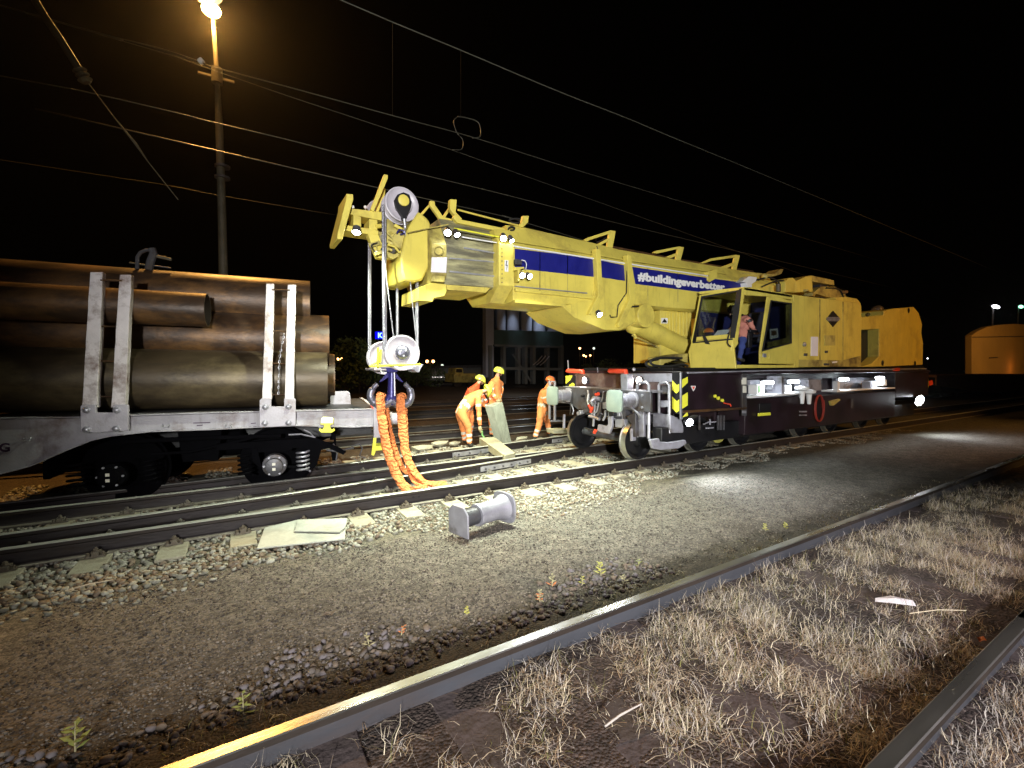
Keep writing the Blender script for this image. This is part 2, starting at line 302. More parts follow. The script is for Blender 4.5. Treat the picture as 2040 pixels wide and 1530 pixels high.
# ---- stones
def ico():
    t = (1+5**.5)/2
    v = np.array([(-1, t, 0), (1, t, 0), (-1, -t, 0), (1, -t, 0), (0, -1, t), (0, 1, t), (0, -1, -t), (0, 1, -t), (t, 0, -1), (t, 0, 1), (-t, 0, -1), (-t, 0, 1)], float)/math.hypot(1, t)
    f = np.array([(0, 11, 5), (0, 5, 1), (0, 1, 7), (0, 7, 10), (0, 10, 11), (1, 5, 9), (5, 11, 4), (11, 10, 2), (10, 7, 6), (7, 1, 8), (3, 9, 4), (3, 4, 2), (3, 2, 6), (3, 6, 8), (3, 8, 9), (4, 9, 5), (2, 4, 11), (6, 2, 10), (8, 6, 7), (9, 8, 1)])
    return v, f
ICO_V, ICO_F = ico()
def rotm(n):
    q = rng.normal(size=(n, 4)); q /= np.linalg.norm(q, axis=1)[:, None]; a, b, c, d = q.T
    return np.stack([1-2*(c*c+d*d), 2*(b*c-a*d), 2*(b*d+a*c), 2*(b*c+a*d), 1-2*(b*b+d*d), 2*(c*d-a*b), 2*(b*d-a*c), 2*(c*d+a*b), 1-2*(b*b+c*c)], -1).reshape(n, 3, 3)
def stones(name, P, size, mats, flat=0.62):
    n = len(P); pv = ICO_V[None]*(1+rng.uniform(-.42, .30, (n, 12, 1)))
    pv = pv*np.stack([rng.uniform(.8, 1.35, n), rng.uniform(.7, 1.0, n), rng.uniform(.5, .85, n)], -1)[:, None]
    pv = np.einsum('nij,nkj->nki', rotm(n), pv)*size[:, None, None]; pv[:, :, 2] *= flat*1.2
    V = (pv+P[:, None]).reshape(-1, 3); Fc = (ICO_F[None]+(np.arange(n)*12)[:, None, None]).reshape(-1, 3)
    return fast_mesh(name, V, Fc, mats, np.repeat(rng.integers(0, len(mats), n), 20))
SX0, SDX = 0.05, 0.60          # sleeper pitch
def near_sleeper(X): return np.abs((X-SX0+SDX/2) % SDX - SDX/2) < 0.13
def scatter(x0, x1, y0, y1, dens, avoid=True, ymin=0):
    n = int((x1-x0)*(y1-y0)*dens); X = rng.uniform(x0, x1, n); Y = rng.uniform(y0, y1, n)
    if avoid: k = ~(near_sleeper(X) & (Y > 5.28)); X, Y = X[k], Y[k]
    return X, Y
sm = [mat('pale_ballast_stone', (0.36, 0.355, 0.30), 0.8, var=0.2, vs=9, bump=0.3), mat('grey_ballast_stone', (0.25, 0.245, 0.20), 0.8, var=0.2, vs=9, bump=0.3), mat('brown_ballast_stone', (0.20, 0.155, 0.11), 0.8, var=0.2, vs=9, bump=0.3)]
Xs, Ys, Ss = [], [], []
for (x0, x1, y0, y1, d, s) in [(-3.2, 1.6, 4.72, 5.8, 560, .029), (1.6, 17, 4.72, 5.8, 800, .019), (-3.2, 9, 4.4, 4.75, 170, .022), (-3.2, 11, 5.8, 7.4, 620, .027), (-3, 11, 7.4, 9.7, 520, .028)]:
    X, Y = scatter(x0, x1, y0, y1, d); Xs.append(X); Ys.append(Y); Ss.append(rng.uniform(.7, 1.35, len(X))*s)
X = np.concatenate(Xs); Y = np.concatenate(Ys); S = np.concatenate(Ss)
edge = 4.55 + 0.22*np.sin(X*1.3) + 0.12*np.sin(X*4.7+1) + np.clip((X-4.2)*0.22, 0, .8); k = Y > edge; X, Y, S = X[k], Y[k], S[k]
o = stones('ballast', np.stack([X, Y, gz(X, Y)+S*.25+rng.uniform(0, .012, len(X))], -1), S, sm); tag(o, kind='stuff', label='pale crushed stone ballast around the turnout rails', cat='ballast')
dm = [mat('dark_stone', (0.13, 0.11, 0.10), 0.85, var=0.2), mat('dull_brown_stone', (0.17, 0.13, 0.10), 0.85, var=0.2), mat('dull_lilac_stone', (0.17, 0.15, 0.16), 0.85, var=0.2)]
X, Y = scatter(-1, 3.2, 2.62, 3.15, 520, False); k = Y < 2.95+0.2*np.sin(X*3)+rng.uniform(-.12, .12, len(X)); X, Y = X[k], Y[k]; S = rng.uniform(.012, .032, len(X))
o = stones('loose_stones', np.stack([X, Y, gz(X, Y)+S*.3], -1), S, dm); tag(o, kind='stuff', label='dark loose stones along the near rail', cat='stones')
X, Y = scatter(-1.2, 7.5, 2.65, 4.7, 2100, False); k = rng.uniform(size=len(X)) < np.clip(1.5-0.16*X, .3, 1); X, Y = X[k], Y[k]; S = rng.uniform(.003, .0085, len(X))*rng.choice([1, 1, 1, 1.7], len(X))
gm = [mat('fine_gravel_light', (0.24, 0.205, 0.17), 0.85), mat('fine_gravel_mid', (0.13, 0.11, 0.095), 0.85), mat('fine_gravel_dark', (0.06, 0.048, 0.042), 0.85)]
o = stones('path_gravel', np.stack([X, Y, gz(X, Y)+S*.2], -1), S, gm); tag(o, kind='stuff', label='fine grey brown gravel of the path between the tracks', cat='gravel')

# ---- rails
PROF = [(.030, 0), (.0355, -.006), (.036, -.036), (.010, -.052), (.0085, -.14), (.022, -.155), (.075, -.163), (.075, -.172), (-.075, -.172), (-.075, -.163), (-.022, -.155), (-.0085, -.14), (-.010, -.052), (-.036, -.036), (-.0355, -.006), (-.030, 0)]
def sweep(path, prof, mi=lambda i, n: 0):
    mb = MB(); n = len(prof); vs = []
    for j, p in enumerate(path):
        a = Vector(path[max(j-1, 0)]); b = Vector(path[min(j+1, len(path)-1)]); t = (b-a).normalized(); nn = Vector((-t.y, t.x, 0)).normalized()
        vs += [Vector(p)+nn*y+Vector((0, 0, z)) for y, z in prof]
    fs = []
    for j in range(len(path)-1):
        for i in range(n): fs.append((j*n+i, j*n+(i+1) % n, (j+1)*n+(i+1) % n, (j+1)*n+i))
    mb.add(vs, fs+[list(range(n)), [(len(path)-1)*n+i for i in range(n)][::-1]])
    mb.m = [mi(k % n, n) for k in range(len(fs))]+[0, 0]; return mb
def rail(path, label, shiny='railhead', group=None, web_mat='railweb'):
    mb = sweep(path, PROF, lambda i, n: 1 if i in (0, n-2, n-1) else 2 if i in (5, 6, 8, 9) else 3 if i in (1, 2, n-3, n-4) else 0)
    o = build('rail', mb, [M[web_mat], M[shiny], M['railfoot'], M['headside']], None, ang=30); return tag(o, label, 'rail', group)
def smooth_path(pts, n=40):
    P = np.array(pts, float); t = np.linspace(P[0, 0], P[-1, 0], n); c = np.polyfit(P[:, 0], P[:, 1], 3); return [(x, float(np.polyval(c, x)), 0) for x in t]
YA, YC = 5.80, 7.29
PB = smooth_path([(-4, 6.24), (-2, 6.34), (-.36, 6.45), (2.1, 6.66), (4, 6.93), (5.78, 7.24), (9, 7.9), (14, 9.1)])
PD = smooth_path([(-4, 7.72), (-2.4, 7.79), (-.44, 7.9), (2.32, 8.17), (4.38, 8.39), (6.46, 8.69), (9, 9.2), (14, 10.4)])
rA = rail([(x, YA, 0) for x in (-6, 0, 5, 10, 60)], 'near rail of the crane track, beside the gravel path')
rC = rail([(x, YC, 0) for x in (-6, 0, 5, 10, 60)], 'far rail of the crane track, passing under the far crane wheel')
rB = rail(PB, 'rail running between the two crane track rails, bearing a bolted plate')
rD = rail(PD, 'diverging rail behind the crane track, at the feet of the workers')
def hzat(path, x):
    P = np.array(path); return float(np.interp(x, P[:, 0], P[:, 1]))
def fishplate(r, x0, x1, yf, nb=4):
    y0 = yf(x0); y1 = yf(x1); a = math.atan2(y1-y0, x1-x0); L = math.hypot(x1-x0, y1-y0); c = Vector(((x0+x1)/2, (y0+y1)/2-.030, -.092))
    mb = MB().box(c, (L, .022, .085), a)
    fp = build('fishplate', mb, M['galv'], r, 0.004)
    for i in range(nb):
        t = (i+.5)/nb; p = Vector((x0+(x1-x0)*t, y0+(y1-y0)*t-.041, -.092)); b = MB().cyl(p, p+Vector((0, -.028, 0)), .016, n=6); build('bolt', b, M['dkgrey'], fp)
xb = PZ(965, 930, -.09).x; xb2 = PZ(1048, 915, -.09).x
fishplate(rB, xb-.15, xb2, lambda x: hzat(PB, x), 6)
fishplate(rD, PZ(898, 905, -.09).x, PZ(972, 890, -.09).x, lambda x: hzat(PD, x), 4)
fishplate(rD, PZ(1105, 880, -.09).x, PZ(1140, 872, -.09).x, lambda x: hzat(PD, x), 2)
for r_, xs, yf in ((rA, (1115, 1133, 780, 792), lambda x: YA), (rB, (932, 945, 1055, 1066), lambda x: hzat(PB, x))):
    for px_ in xs:
        x = PZ(px_, 960, -.09).x if r_ is rA else PZ(px_, 935, -.09).x
        p = Vector((x, yf(x)-.0075, -.085)); build('bolt_hole', MB().cyl(p, p+Vector((0, -.004, 0)), .016, n=12), M['black'], r_)
# foreground track
def lineZ(p, q, z=0, ext=(6, 60)):
    a = PZ(*p, z); b = PZ(*q, z); d = (b-a).normalized(); return [a-d*ext[0], a-d*.3, a+d*3, a+d*8, b, b+d*ext[1]]
L1 = lineZ((345, 1530), (2040, 908)); L2 = lineZ((1752, 1530), (2040, 1232), ext=(4, 60))
def LY(L, x):
    return float(np.interp(x, [p.x for p in L], [p.y for p in L]))
rail(L1, 'near foreground rail with a shiny head, running along the gravel path', 'railhead_dull', web_mat='frontweb')
rail(L2, 'foreground rail cutting off the bottom right corner of the weedy track', 'railhead_dull', web_mat='frontweb')
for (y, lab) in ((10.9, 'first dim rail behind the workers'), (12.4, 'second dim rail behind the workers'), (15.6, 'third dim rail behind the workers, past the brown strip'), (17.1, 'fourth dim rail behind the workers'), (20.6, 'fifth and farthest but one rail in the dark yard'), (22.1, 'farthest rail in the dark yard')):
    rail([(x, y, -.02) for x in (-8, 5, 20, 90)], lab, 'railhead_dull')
# ---- sleepers
def fastener(x, y, side, parent):
    s = side; z = -.172
    mb = MB().box((x, y+s*.035, z+.008), (.15, .20, .016)).box((x, y+s*.115, z+.028), (.05, .045, .028)).cyl((x, y+s*.098, z+.02), (x, y+s*.098, z+.085), .011, n=8).cyl((x, y+s*.098, z+.052), (x, y+s*.098, z+.075), .02, n=6)
    mb.box((x, y+s*.085, z+.042), (.07, .06, .016)).cyl((x-.055, y+s*.115, z+.014), (x-.055, y+s*.115, z+.045), .015, n=6).cyl((x+.055, y+s*.115, z+.014), (x+.055, y+s*.115, z+.045), .015, n=6)
    return build('fastener', mb, M['fast'], parent, smooth=False)
M['fast'] = mat('rail_fastener_steel', (0.22, 0.21, 0.18), 0.6, 0.4, var=0.3, dirt=(0.12, 0.09, 0.06), dirt_amt=0.5)
slp = None
for k in range(-5, 20):
    x = SX0+k*SDX
    y1 = 9.0+max(0, x)*.12; y0_ = 5.28 if x < 5 else 5.52
    if k < 19:
        t = thing('sleeper', (x, 5.3, -.38), 'pale concrete sleeper under the crane track, clipped to the rails', 'sleeper', 'concrete sleepers of the turnout')
        pts = [(x-.14, 5.3, -.38), (x+.14, 5.3, -.38), (x+.115, 5.34, -.176), (x-.115, 5.34, -.176)]
        mb = MB(); mb.add([(x-.15, y0_, -.38), (x+.15, y0_, -.38), (x+.12, y0_+.03, -.176), (x-.12, y0_+.03, -.176), (x-.15, y1+.02, -.38), (x+.15, y1+.02, -.38), (x+.12, y1, -.176), (x-.12, y1, -.176)], [(0, 1, 2, 3), (7, 6, 5, 4), (0, 4, 5, 1), (1, 5, 6, 2), (2, 6, 7, 3), (3, 7, 4, 0)])
        build('beam', mb, M['concrete'], t, 0.008)
        fastener(x, YA, -1, t); fastener(x, YA, 1, t)
        yb = hzat(PB, x); fastener(x, yb, -1, t)
        if abs(yb-YC) > .2: fastener(x, YC, -1, t)
        fastener(x, hzat(PD, x), -1, t)
for k in range(-1, 16):
    x = 0.35+k*0.62; ya = LY(L1, x)+.06; yb = LY(L2, x)-.45
    mb = MB(); z0, z1 = -.30, -.136+.006*math.sin(k*2.3)
    n = 14; vs = []
    for i in range(n+1):
        t = i/n; y = yb+(ya-yb)*t
        for (dx, z) in ((-.14, z0), (.14, z0), (.125, z1), (-.125, z1)): vs.append((x+dx+.006*math.sin(k*7+i*2.1+dx*30), y, z+(0 if z == z0 else .004*math.sin(i*1.7+k))))
    fs = [(4*i+a, 4*i+(a+1) % 4, 4*i+4+(a+1) % 4, 4*i+4+a) for i in range(n) for a in range(4)]+[(3, 2, 1, 0), (4*n, 4*n+1, 4*n+2, 4*n+3)]
    mb.add(vs, fs); o = build('sleeper', mb, M['oldsleeper'], None, 0.006); tag(o, 'dark weathered sleeper half buried in dry grass between the foreground rails', 'sleeper', 'old sleepers of the foreground track')

# ---- dry grass
def blades(name, X, Y, L, lean, W, mats, midx, zoff=0.0, curl=0.6):
    n = len(X); a = rng.uniform(0, 2*math.pi, n); d = np.stack([np.cos(a), np.sin(a), 0*a], -1); side = np.stack([-np.sin(a+rng.uniform(-1, 1, n)), np.cos(a), 0*a], -1)
    base = np.stack([X, Y, gz(X, Y)+zoff], -1); V = np.zeros((n, 8, 3)); jit = rng.normal(0, .27, (n, 4, 3))
    for j in range(4):
        t = j/3; th = lean*(0.45+t*curl*1.2)          # growing lean
        p = base + L[:, None]*t*(d*np.sin(th)[:, None]+np.array([0, 0, 1])*np.cos(th)[:, None]) + jit[:, j]*L[:, None]*t*.6
        wdt = (W*(1-t*.85))[:, None]
        V[:, 2*j] = p-side*wdt; V[:, 2*j+1] = p+side*wdt
    V[:, :, 2] = np.maximum(V[:, :, 2], base[:, None, 2]+.002)
    Fq = np.array([(0, 1, 3, 2), (2, 3, 5, 4), (4, 5, 7, 6)]); Fc = (Fq[None]+(np.arange(n)*8)[:, None, None]).reshape(-1, 4)
    return fast_mesh(name, V.reshape(-1, 3), Fc, mats, np.repeat(midx, 3))
def tufts(nt, x0, x1, y0, y1, per, spread, accept):
    X = rng.uniform(x0, x1, nt); Y = rng.uniform(y0, y1, nt); k = accept(X, Y); X, Y = X[k], Y[k]
    m = rng.integers(per//2, per+per//2, len(X)); Xr = np.repeat(X, m)+rng.normal(0, spread, m.sum()); Yr = np.repeat(Y, m)+rng.normal(0, spread, m.sum()); s = np.repeat(rng.uniform(.5, 1.25, len(X)), m); return Xr, Yr, s
L1x = np.array([p.x for p in L1]); L1y = np.array([p.y for p in L1]); L2x = np.array([p.x for p in L2]); L2y = np.array([p.y for p in L2])
def inner(X, Y):
    bare = np.cos(2*math.pi*(X-.35)/.62)         # 1 over a sleeper
    pr = np.where(bare > .45, .42, 1.0)*np.clip(.62+.55*np.sin(X*2.1+Y*1.3)+.45*np.sin(Y*6-X*3.4+2*np.sin(X*2))+.3*np.sin(X*9+Y*7), .06, 1)
    return (rng.uniform(size=len(X)) < pr) & (Y < np.interp(X, L1x, L1y)-.05) & (Y > np.interp(X, L2x, L2y)+.08)
gs = [mat('straw_pale', (0.70, 0.60, 0.45), 0.8, var=.15), mat('straw_brown', (0.30, 0.20, 0.12), 0.8, var=.2), mat('straw_grey', (0.50, 0.45, 0.42), 0.8, var=.15), mat('grass_olive', (0.20, 0.19, 0.06), 0.8, var=.2)]
Xa, Ya, s = tufts(8200, -.3, 9.5, -1.2, 2.45, 26, .036, inner)
n = len(Xa); o = blades('dry_grass', Xa, Ya, rng.uniform(.03, .15, n)*s, rng.choice([1, 1, 1.6], n)*rng.uniform(.2, 1.7, n), rng.uniform(.0009, .0022, n), gs, rng.choice([0, 0, 0, 1, 2, 2, 3], n)); tag(o, kind='stuff', label='dry straw coloured grass between the foreground rails', cat='grass')
# flattened straw litter
n = 42000; Xa = rng.uniform(-.3, 8, n); Ya = rng.uniform(-1.2, 2.4, n); k = inner(Xa, Ya); Xa, Ya = Xa[k], Ya[k]; n = len(Xa)
o = blades('straw_litter', Xa, Ya, rng.uniform(.05, .16, n), rng.uniform(1.5, 1.75, n), rng.uniform(.001, .002, n), gs, rng.choice([0, 0, 1, 2], n), .018, 0.65); tag(o, kind='stuff', label='flattened straw lying over the foreground sleepers', cat='straw')
# far side: right of the second rail, and the verge on the path side of the near rail
def beyond(X, Y): return (Y < np.interp(X, L2x, L2y)-.07)
Xa, Ya, s = tufts(1500, 1.4, 6, -.6, .8, 20, .04, beyond); n = len(Xa)
o = blades('dry_grass', Xa, Ya, rng.uniform(.04, .11, n)*s, rng.uniform(.2, 1.7, n), rng.uniform(.001, .002, n), gs, rng.choice([0, 1, 2, 2], n)); tag(o, kind='stuff', label='dry grass in the bottom right corner past the last rail', cat='grass')
def verge(X, Y): return (Y > np.interp(X, L1x, L1y)+.06) & (Y < np.interp(X, L1x, L1y)+.12+.28*np.clip(rng.exponential(.5, len(X)), 0, 1.4)) & (np.sin(X*3.3)+np.sin(X*7.9+2)+rng.uniform(-.6, 1.2, len(X)) > -.3)
Xa, Ya, s = tufts(2600, -.5, 9.5, 2.3, 3.0, 13, .035, verge); n = len(Xa)
vm = [gs[1], gs[3], mat('moss_brown', (0.16, 0.10, 0.03), 0.85, var=.3), gs[0]]
o = blades('verge_grass', Xa, Ya, rng.uniform(.02, .075, n)*s, rng.uniform(.2, 1.7, n), rng.uniform(.001, .0025, n), vm, rng.choice([0, 1, 2, 2, 3], n)); tag(o, kind='stuff', label='short brown and olive grass along the path side of the near rail', cat='grass')

# ---- weeds (things)
leafg = mat('weed_leaf_green', (0.26, 0.30, 0.08), 0.6, var=.25); leafy = mat('weed_leaf_yellow_green', (0.48, 0.46, 0.10), 0.6, var=.2); leafp = mat('weed_leaf_pale', (0.42, 0.38, 0.22), 0.7, var=.2); leafo = mat('weed_leaf_orange', (0.60, 0.20, 0.07), 0.6, var=.2)
def weed(px_, py_, h, nl, lm, label, wdt=.012, z=-.165, seed=1, tip=None):
    rn = random.Random(seed); p = PZ(px_, py_, z); t = thing('weed', p, label, 'weed', 'weeds along the near rail')
    lx, ly = rn.uniform(-.2, .2)*h, rn.uniform(-.2, .2)*h
    st = [p+Vector((lx*i*i/16, ly*i*i/16, h*i/4)) for i in range(5)]
    build('stem', MB().tube(st, [.004, .0035, .003, .002, .001], 6), leafp, t)
    mb = MB()
    for i in range(nl):
        f_ = .12+.88*i/nl; q = st[0].lerp(st[4], f_); a = i*2.4+rn.uniform(-.4, .4); L = h*rn.uniform(.35, .6)*(1.15-f_*.6); up = rn.uniform(.2, .9)
        d = Vector((math.cos(a), math.sin(a), up)).normalized(); sd = Vector((-math.sin(a), math.cos(a), 0)); nrm = d.cross(sd); 
        w_ = wdt*rn.uniform(.7, 1.2); m_ = q+d*L*.5-nrm*L*.08; e = q+d*L+Vector((0, 0, -.2*L))
        mb.add([q, m_-sd*w_, m_+sd*w_, e, m_+nrm*.004], [(0, 1, 4), (0, 4, 2), (1, 3, 4), (4, 3, 2)])
        if tip is not None: mb.m[-4:] = [1 if rn.random() < tip else 0]*4
    build('leaves', mb, [lm, leafo], t, smooth=False)
W8 = [(1197, 1148, .13, 16, leafy, 'tall yellow green weed standing on the gravel edge in mid picture', .011, 3, None),
 (1272, 1132, .09, 10, leafg, 'small grey green weed right of the tall yellow green one', .008, 4, None),
 (1100, 1172, .11, 12, leafp, 'straggly pale weed with reddish leaves left of the tall yellow green one', .009, 5, .15),
 (1160, 1165, .07, 10, leafy, 'low yellow weed just left of the tall yellow green one', .009, 6, None),
 (1075, 1200, .10, 14, leafp, 'pale weed with an orange leaf beside the near rail', .012, 7, .3),
 (1245, 1165, .08, 14, leafp, 'bushy straw coloured weed close to the near rail', .009, 8, None),
 (485, 1425, .12, 12, leafg, 'spiky green weed in the dark at the lower left by the near rail', .011, 9, None),
 (150, 1500, .15, 14, leafg, 'green weed with an orange leaf at the bottom left corner', .014, 10, .12),
 (930, 1225, .06, 9, leafy, 'small lime weed among the loose dark stones', .014, 11, None),
 (1525, 1058, .08, 14, leafy, 'spreading yellow weed near the upper part of the near rail', .013, 12, None),
 (1566, 1055, .08, 12, leafy, 'upright yellow weed touching the near rail, right of the spreading one', .013, 13, None),
 (735, 1290, .09, 12, leafp, 'pale dry weed among the stones left of centre', .008, 14, None),
 (800, 1265, .07, 9, leafo, 'tiny reddish weed among the stones left of centre', .008, 15, None)]
for (a, b, h, nl, lm, lab, wd, sd, tp) in W8: weed(a, b, h, nl, lm, lab, wd, -.165, sd, tp)

# ---- litter
p = PZ(1785, 1202, -.10); o = build('paper_scrap', MB().add([p+Vector(v) for v in [(-.10, .09, 0), (-.05, -.02, .02), (.05, -.10, .01), (.085, -.07, .03), (.02, .04, .035), (-.07, .10, .015), (-.02, .0, .045)]], [(0, 1, 6), (1, 2, 6), (2, 3, 6), (3, 4, 6), (4, 5, 6), (5, 0, 6)]), M['paper'], None, smooth=False); tag(o, 'crumpled white paper strip lying on the dry grass', 'litter')
def leaf(px_, py_, s, m, lab, z=-.1):
    p = PZ(px_, py_, z); o = build('leaf', MB().add([p+Vector(v)*s for v in [(-1, 0, .1), (-.3, .5, .4), (.6, .4, .2), (1, 0, .5), (.3, -.6, .2), (-.5, -.5, .5), (0, 0, .1)]], [(i, (i+1) % 6, 6) for i in range(6)]), m, None, smooth=False); tag(o, lab, 'leaf')
leaf(1955, 1276, .035, leafo, 'orange fallen leaf beside the corner rail', -.06)
leaf(1912, 1300, .02, leafp, 'small pale leaf near the corner rail', -.1)
leaf(1795, 1086, .02, M['paper'], 'tiny white scrap on the bare sleeper')
leaf(1508, 1232, .013, M['paper'], 'tiny white scrap in the grass at lower centre right')
leaf(655, 1226, .05, dm[1], 'flat brown chip lying on the gravel', -.155)
a = PZ(1205, 1447, -.09); b = PZ(1278, 1402, -.07); o = build('twig', MB().tube([a, a.lerp(b, .4)+Vector((0, 0, .01)), b], [.005, .006, .003], 6), gs[2], None); tag(o, 'grey twig lying across the grass at lower centre', 'twig')
a = PZ(1812, 1222, -.09); b = PZ(1925, 1216, -.07); o = build('twig', MB().tube([a, a.lerp(b, .5)+Vector((0, 0, .015)), b], [.003, .003, .002], 6), gs[0], None); tag(o, 'long thin straw stalk right of the white paper', 'twig')
a = PZ(130, 1177, -.14); b = PZ(225, 1155, -.14); o = build('twig', MB().tube([a, a.lerp(b, .5)+Vector((0, 0, .01)), b], [.004, .005, .003], 6), gs[0], None); tag(o, 'pale stick at the edge of the ballast, far left', 'twig')
# boards by the near rail
def slab(name, pix, z, th, m, lab, cat):
    pts = [PZ(x, y, z) for x, y in pix]; o = build(name, MB().prism(pts, (0, 0, -th)), m, None, .003); return tag(o, lab, cat)
slab('board', [(512, 1092), (527, 1051), (590, 1036), (690, 1032), (687, 1073)], -.135, .014, M['board'], 'larger whitish board lying on the ballast against the rail', 'board')
slab('board', [(587, 1057), (592, 1035), (692, 1032), (688, 1050), (676, 1059)], -.110, .012, M['board'], 'smaller whitish board lying on top of the larger one', 'board')
# the loose buffer on the gravel
def loose_buffer():
    a = PZ(930, 1053, -.02); a = Vector((2.02, 4.30, .0)); t = thing('loose_buffer', (2.3, 4.3, -.165), 'grey wagon buffer lying on its side on the gravel', 'buffer')
    c0 = PY(915, 1037, 4.38); c1 = PY(1003, 1010, 4.52); ax = (c1-c0).normalized(); L = (c1-c0).length
    def lp(d, r): return (d, r)
    mb = MB().lathe(c0, ax, [(L*.0, .092), (L*.38, .092)], 28); build('plunger', mb, M['dkgrey'], t)
    mb = MB().lathe(c0, ax, [(L*.36, .118), (L*.40, .122), (L*.43, .118), (L*.46, .114), (L*.80, .114), (L*.93, .135), (L*.99, .15)], 32); build('sleeve', mb, M['grey'], t)
    up = Vector((0, 0, 1)); sd = ax.cross(up).normalized(); up = sd.cross(ax).normalized()
    def plate(c, hw, hh, cut, th, name, m):
        pts = [(-hw, -hh), (hw, -hh), (hw, hh-cut), (hw-cut, hh), (-hw+cut, hh), (-hw, hh-cut)]
        build(name, MB().prism([c+sd*x+up*y for x, y in pts], ax*th), m, t, .006)
    plate(c0-ax*.02, .165, .155, .07, .022, 'base_plate', M['grey'])
    n = 22; pts = []
    for i in range(n):
        a_ = 2*math.pi*i/n; pts.append((math.copysign(abs(math.cos(a_))**.55, math.cos(a_))*.19, math.copysign(abs(math.sin(a_))**.7, math.sin(a_))*.175))
    build('head_plate', MB().prism([c1+sd*x+up*y for x, y in pts], ax*.022), M['grey'], t, .008)
loose_buffer()

# ================================================================== DERAILED FLAT WAGON (skewed to the track) AND ITS PIPES
BW = R(8.5); WE1 = Vector((math.cos(BW), -math.sin(BW), -.0069)).normalized(); WE2 = Vector((math.sin(BW), math.cos(BW), 0)); WP = Vector((0.45, 7.0, 0))
UP = Vector((0, 0, 1)); CAM = Vector((0, 0, H))
def PW(x, y, d=0): v = ray(x, y); t = ((WP-CAM).dot(WE2)+d)/v.dot(WE2); return CAM+v*t
def pw(mb, pix, d0, d1): return mb.prism([PW(x, y, d0) for x, y in pix], WE2*(d1-d0))
def WL(s, d, z): return Vector((WP.x, WP.y, 0))+WE1*s+WE2*d+UP*z
wag = thing('flat_wagon', WL(0, 1.3, -.2), 'grey flat wagon with white stanchions, loaded with rusty pipes', 'railway wagon')
zdeck = PW(400, 822).z
mb = MB()
top = [(-60, 835), (0, 833), (160, 830), (420, 821.5), (560, 818.5), (744, 814)]
bot = [(744, 850), (702, 852), (588, 849), (515, 852), (420, 857), (300, 861), (219, 870), (180, 879), (120, 903), (60, 930), (0, 946), (-60, 958)]
inner_ = lambda P, dy: [(x, y+dy) for x, y in P]
pw(mb, inner_(top, 3)+inner_(bot, -2.5), .02, .05)                         # web
# flanges follow the outline
for pts, dy in ((top, 0), (bot, 0)):
    for (x0, y0), (x1, y1) in zip(pts[:-1], pts[1:]):
        s_ = 2.2 if pts is top else -2.6
        pw(mb, [(x0, y0), (x1, y1), (x1, y1+s_), (x0, y0+s_)], -.03, .10)
far = MB(); pw(far, [(x, y) for x, y in [(-60, 833), (744, 812), (744, 846), (-60, 900)]], 2.5, 2.56)
build('side_sill', mb, M['wagon'], wag, .004); 
mb = MB(); a = PW(-60, 834, .05); b = PW(744, 814, .05)
mb.prism([a, b, b+WE2*2.5, a+WE2*2.5], (0, 0, -.05)); build('deck', mb, M['dkgrey'], wag)
mb = MB(); mb.prism([PW(x, y+3 if i < 6 else y, .02)+WE2*2.5 for i, (x, y) in enumerate(top+bot)], WE2*.06); build('side_sill', mb, M['dkgrey'], wag)
mb = MB(); a = PW(-60, 845, 1.2); b = PW(740, 826, 1.2); mb.prism([a, b, b-UP*.32, a-UP*.5], WE2*.3); build('centre_sill', mb, M['black'], wag)  # dark beam added to fill the shade under the deck
for px_ in (55, 330, 455, 640, 715):                                          # ribs and lashing rings on the sill
    mb = MB(); q = PW(px_, 846 if px_ > 300 else 872, 0.0); mb.tube([q+WE1*-.03, q+WE1*-.03-WE2*.03-UP*.03, q+WE1*.03-WE2*.03-UP*.03, q+WE1*.03], .007, 6); build('lashing_ring', mb, M['galv'], wag)
# lettering: the end of a word is all that shows, plus stencil lines
def text(s, p, size, ex, ey, parent, m, off=0.004, bold=0.0, name='lettering'):
    cu = bpy.data.curves.new('t', 'FONT'); cu.body = s; cu.size = size; cu.extrude = 0.001; cu.offset = bold; cu.resolution_u = 3
    o = bpy.data.objects.new('t', cu); C.objects.link(o); bpy.context.view_layer.update()
    me = bpy.data.meshes.new_from_object(o.evaluated_get(bpy.context.evaluated_depsgraph_get())); C.objects.unlink(o)
    ex = Vector(ex).normalized(); ey = Vector(ey).normalized(); ez = ex.cross(ey); og = ORG[parent.name]
    for v in me.vertices: v.co = Vector(p)+ex*v.co.x+ey*v.co.y+ez*(v.co.z+off)-og
    me.materials.clear(); me.materials.append(m); ob = bpy.data.objects.new(name, me); C.objects.link(ob); ob.parent = parent; ORG[ob.name] = og; return ob
ink = mat('dark_violet_ink', (0.05, 0.02, 0.06), 0.6)
text('G', PW(-2, 900, .015), .135, WE1, UP, wag, ink, bold=.004)
for i, (x0, y0, wd) in enumerate([(385, 842, 34), (392, 847, 12), (500, 843, 10)]):
    a = PW(x0, y0, .016); b = PW(x0+wd, y0-1, .016); build('stencil_line', MB().prism([a, b, b-UP*.010, a-UP*.010], -WE2*.002), ink, wag)
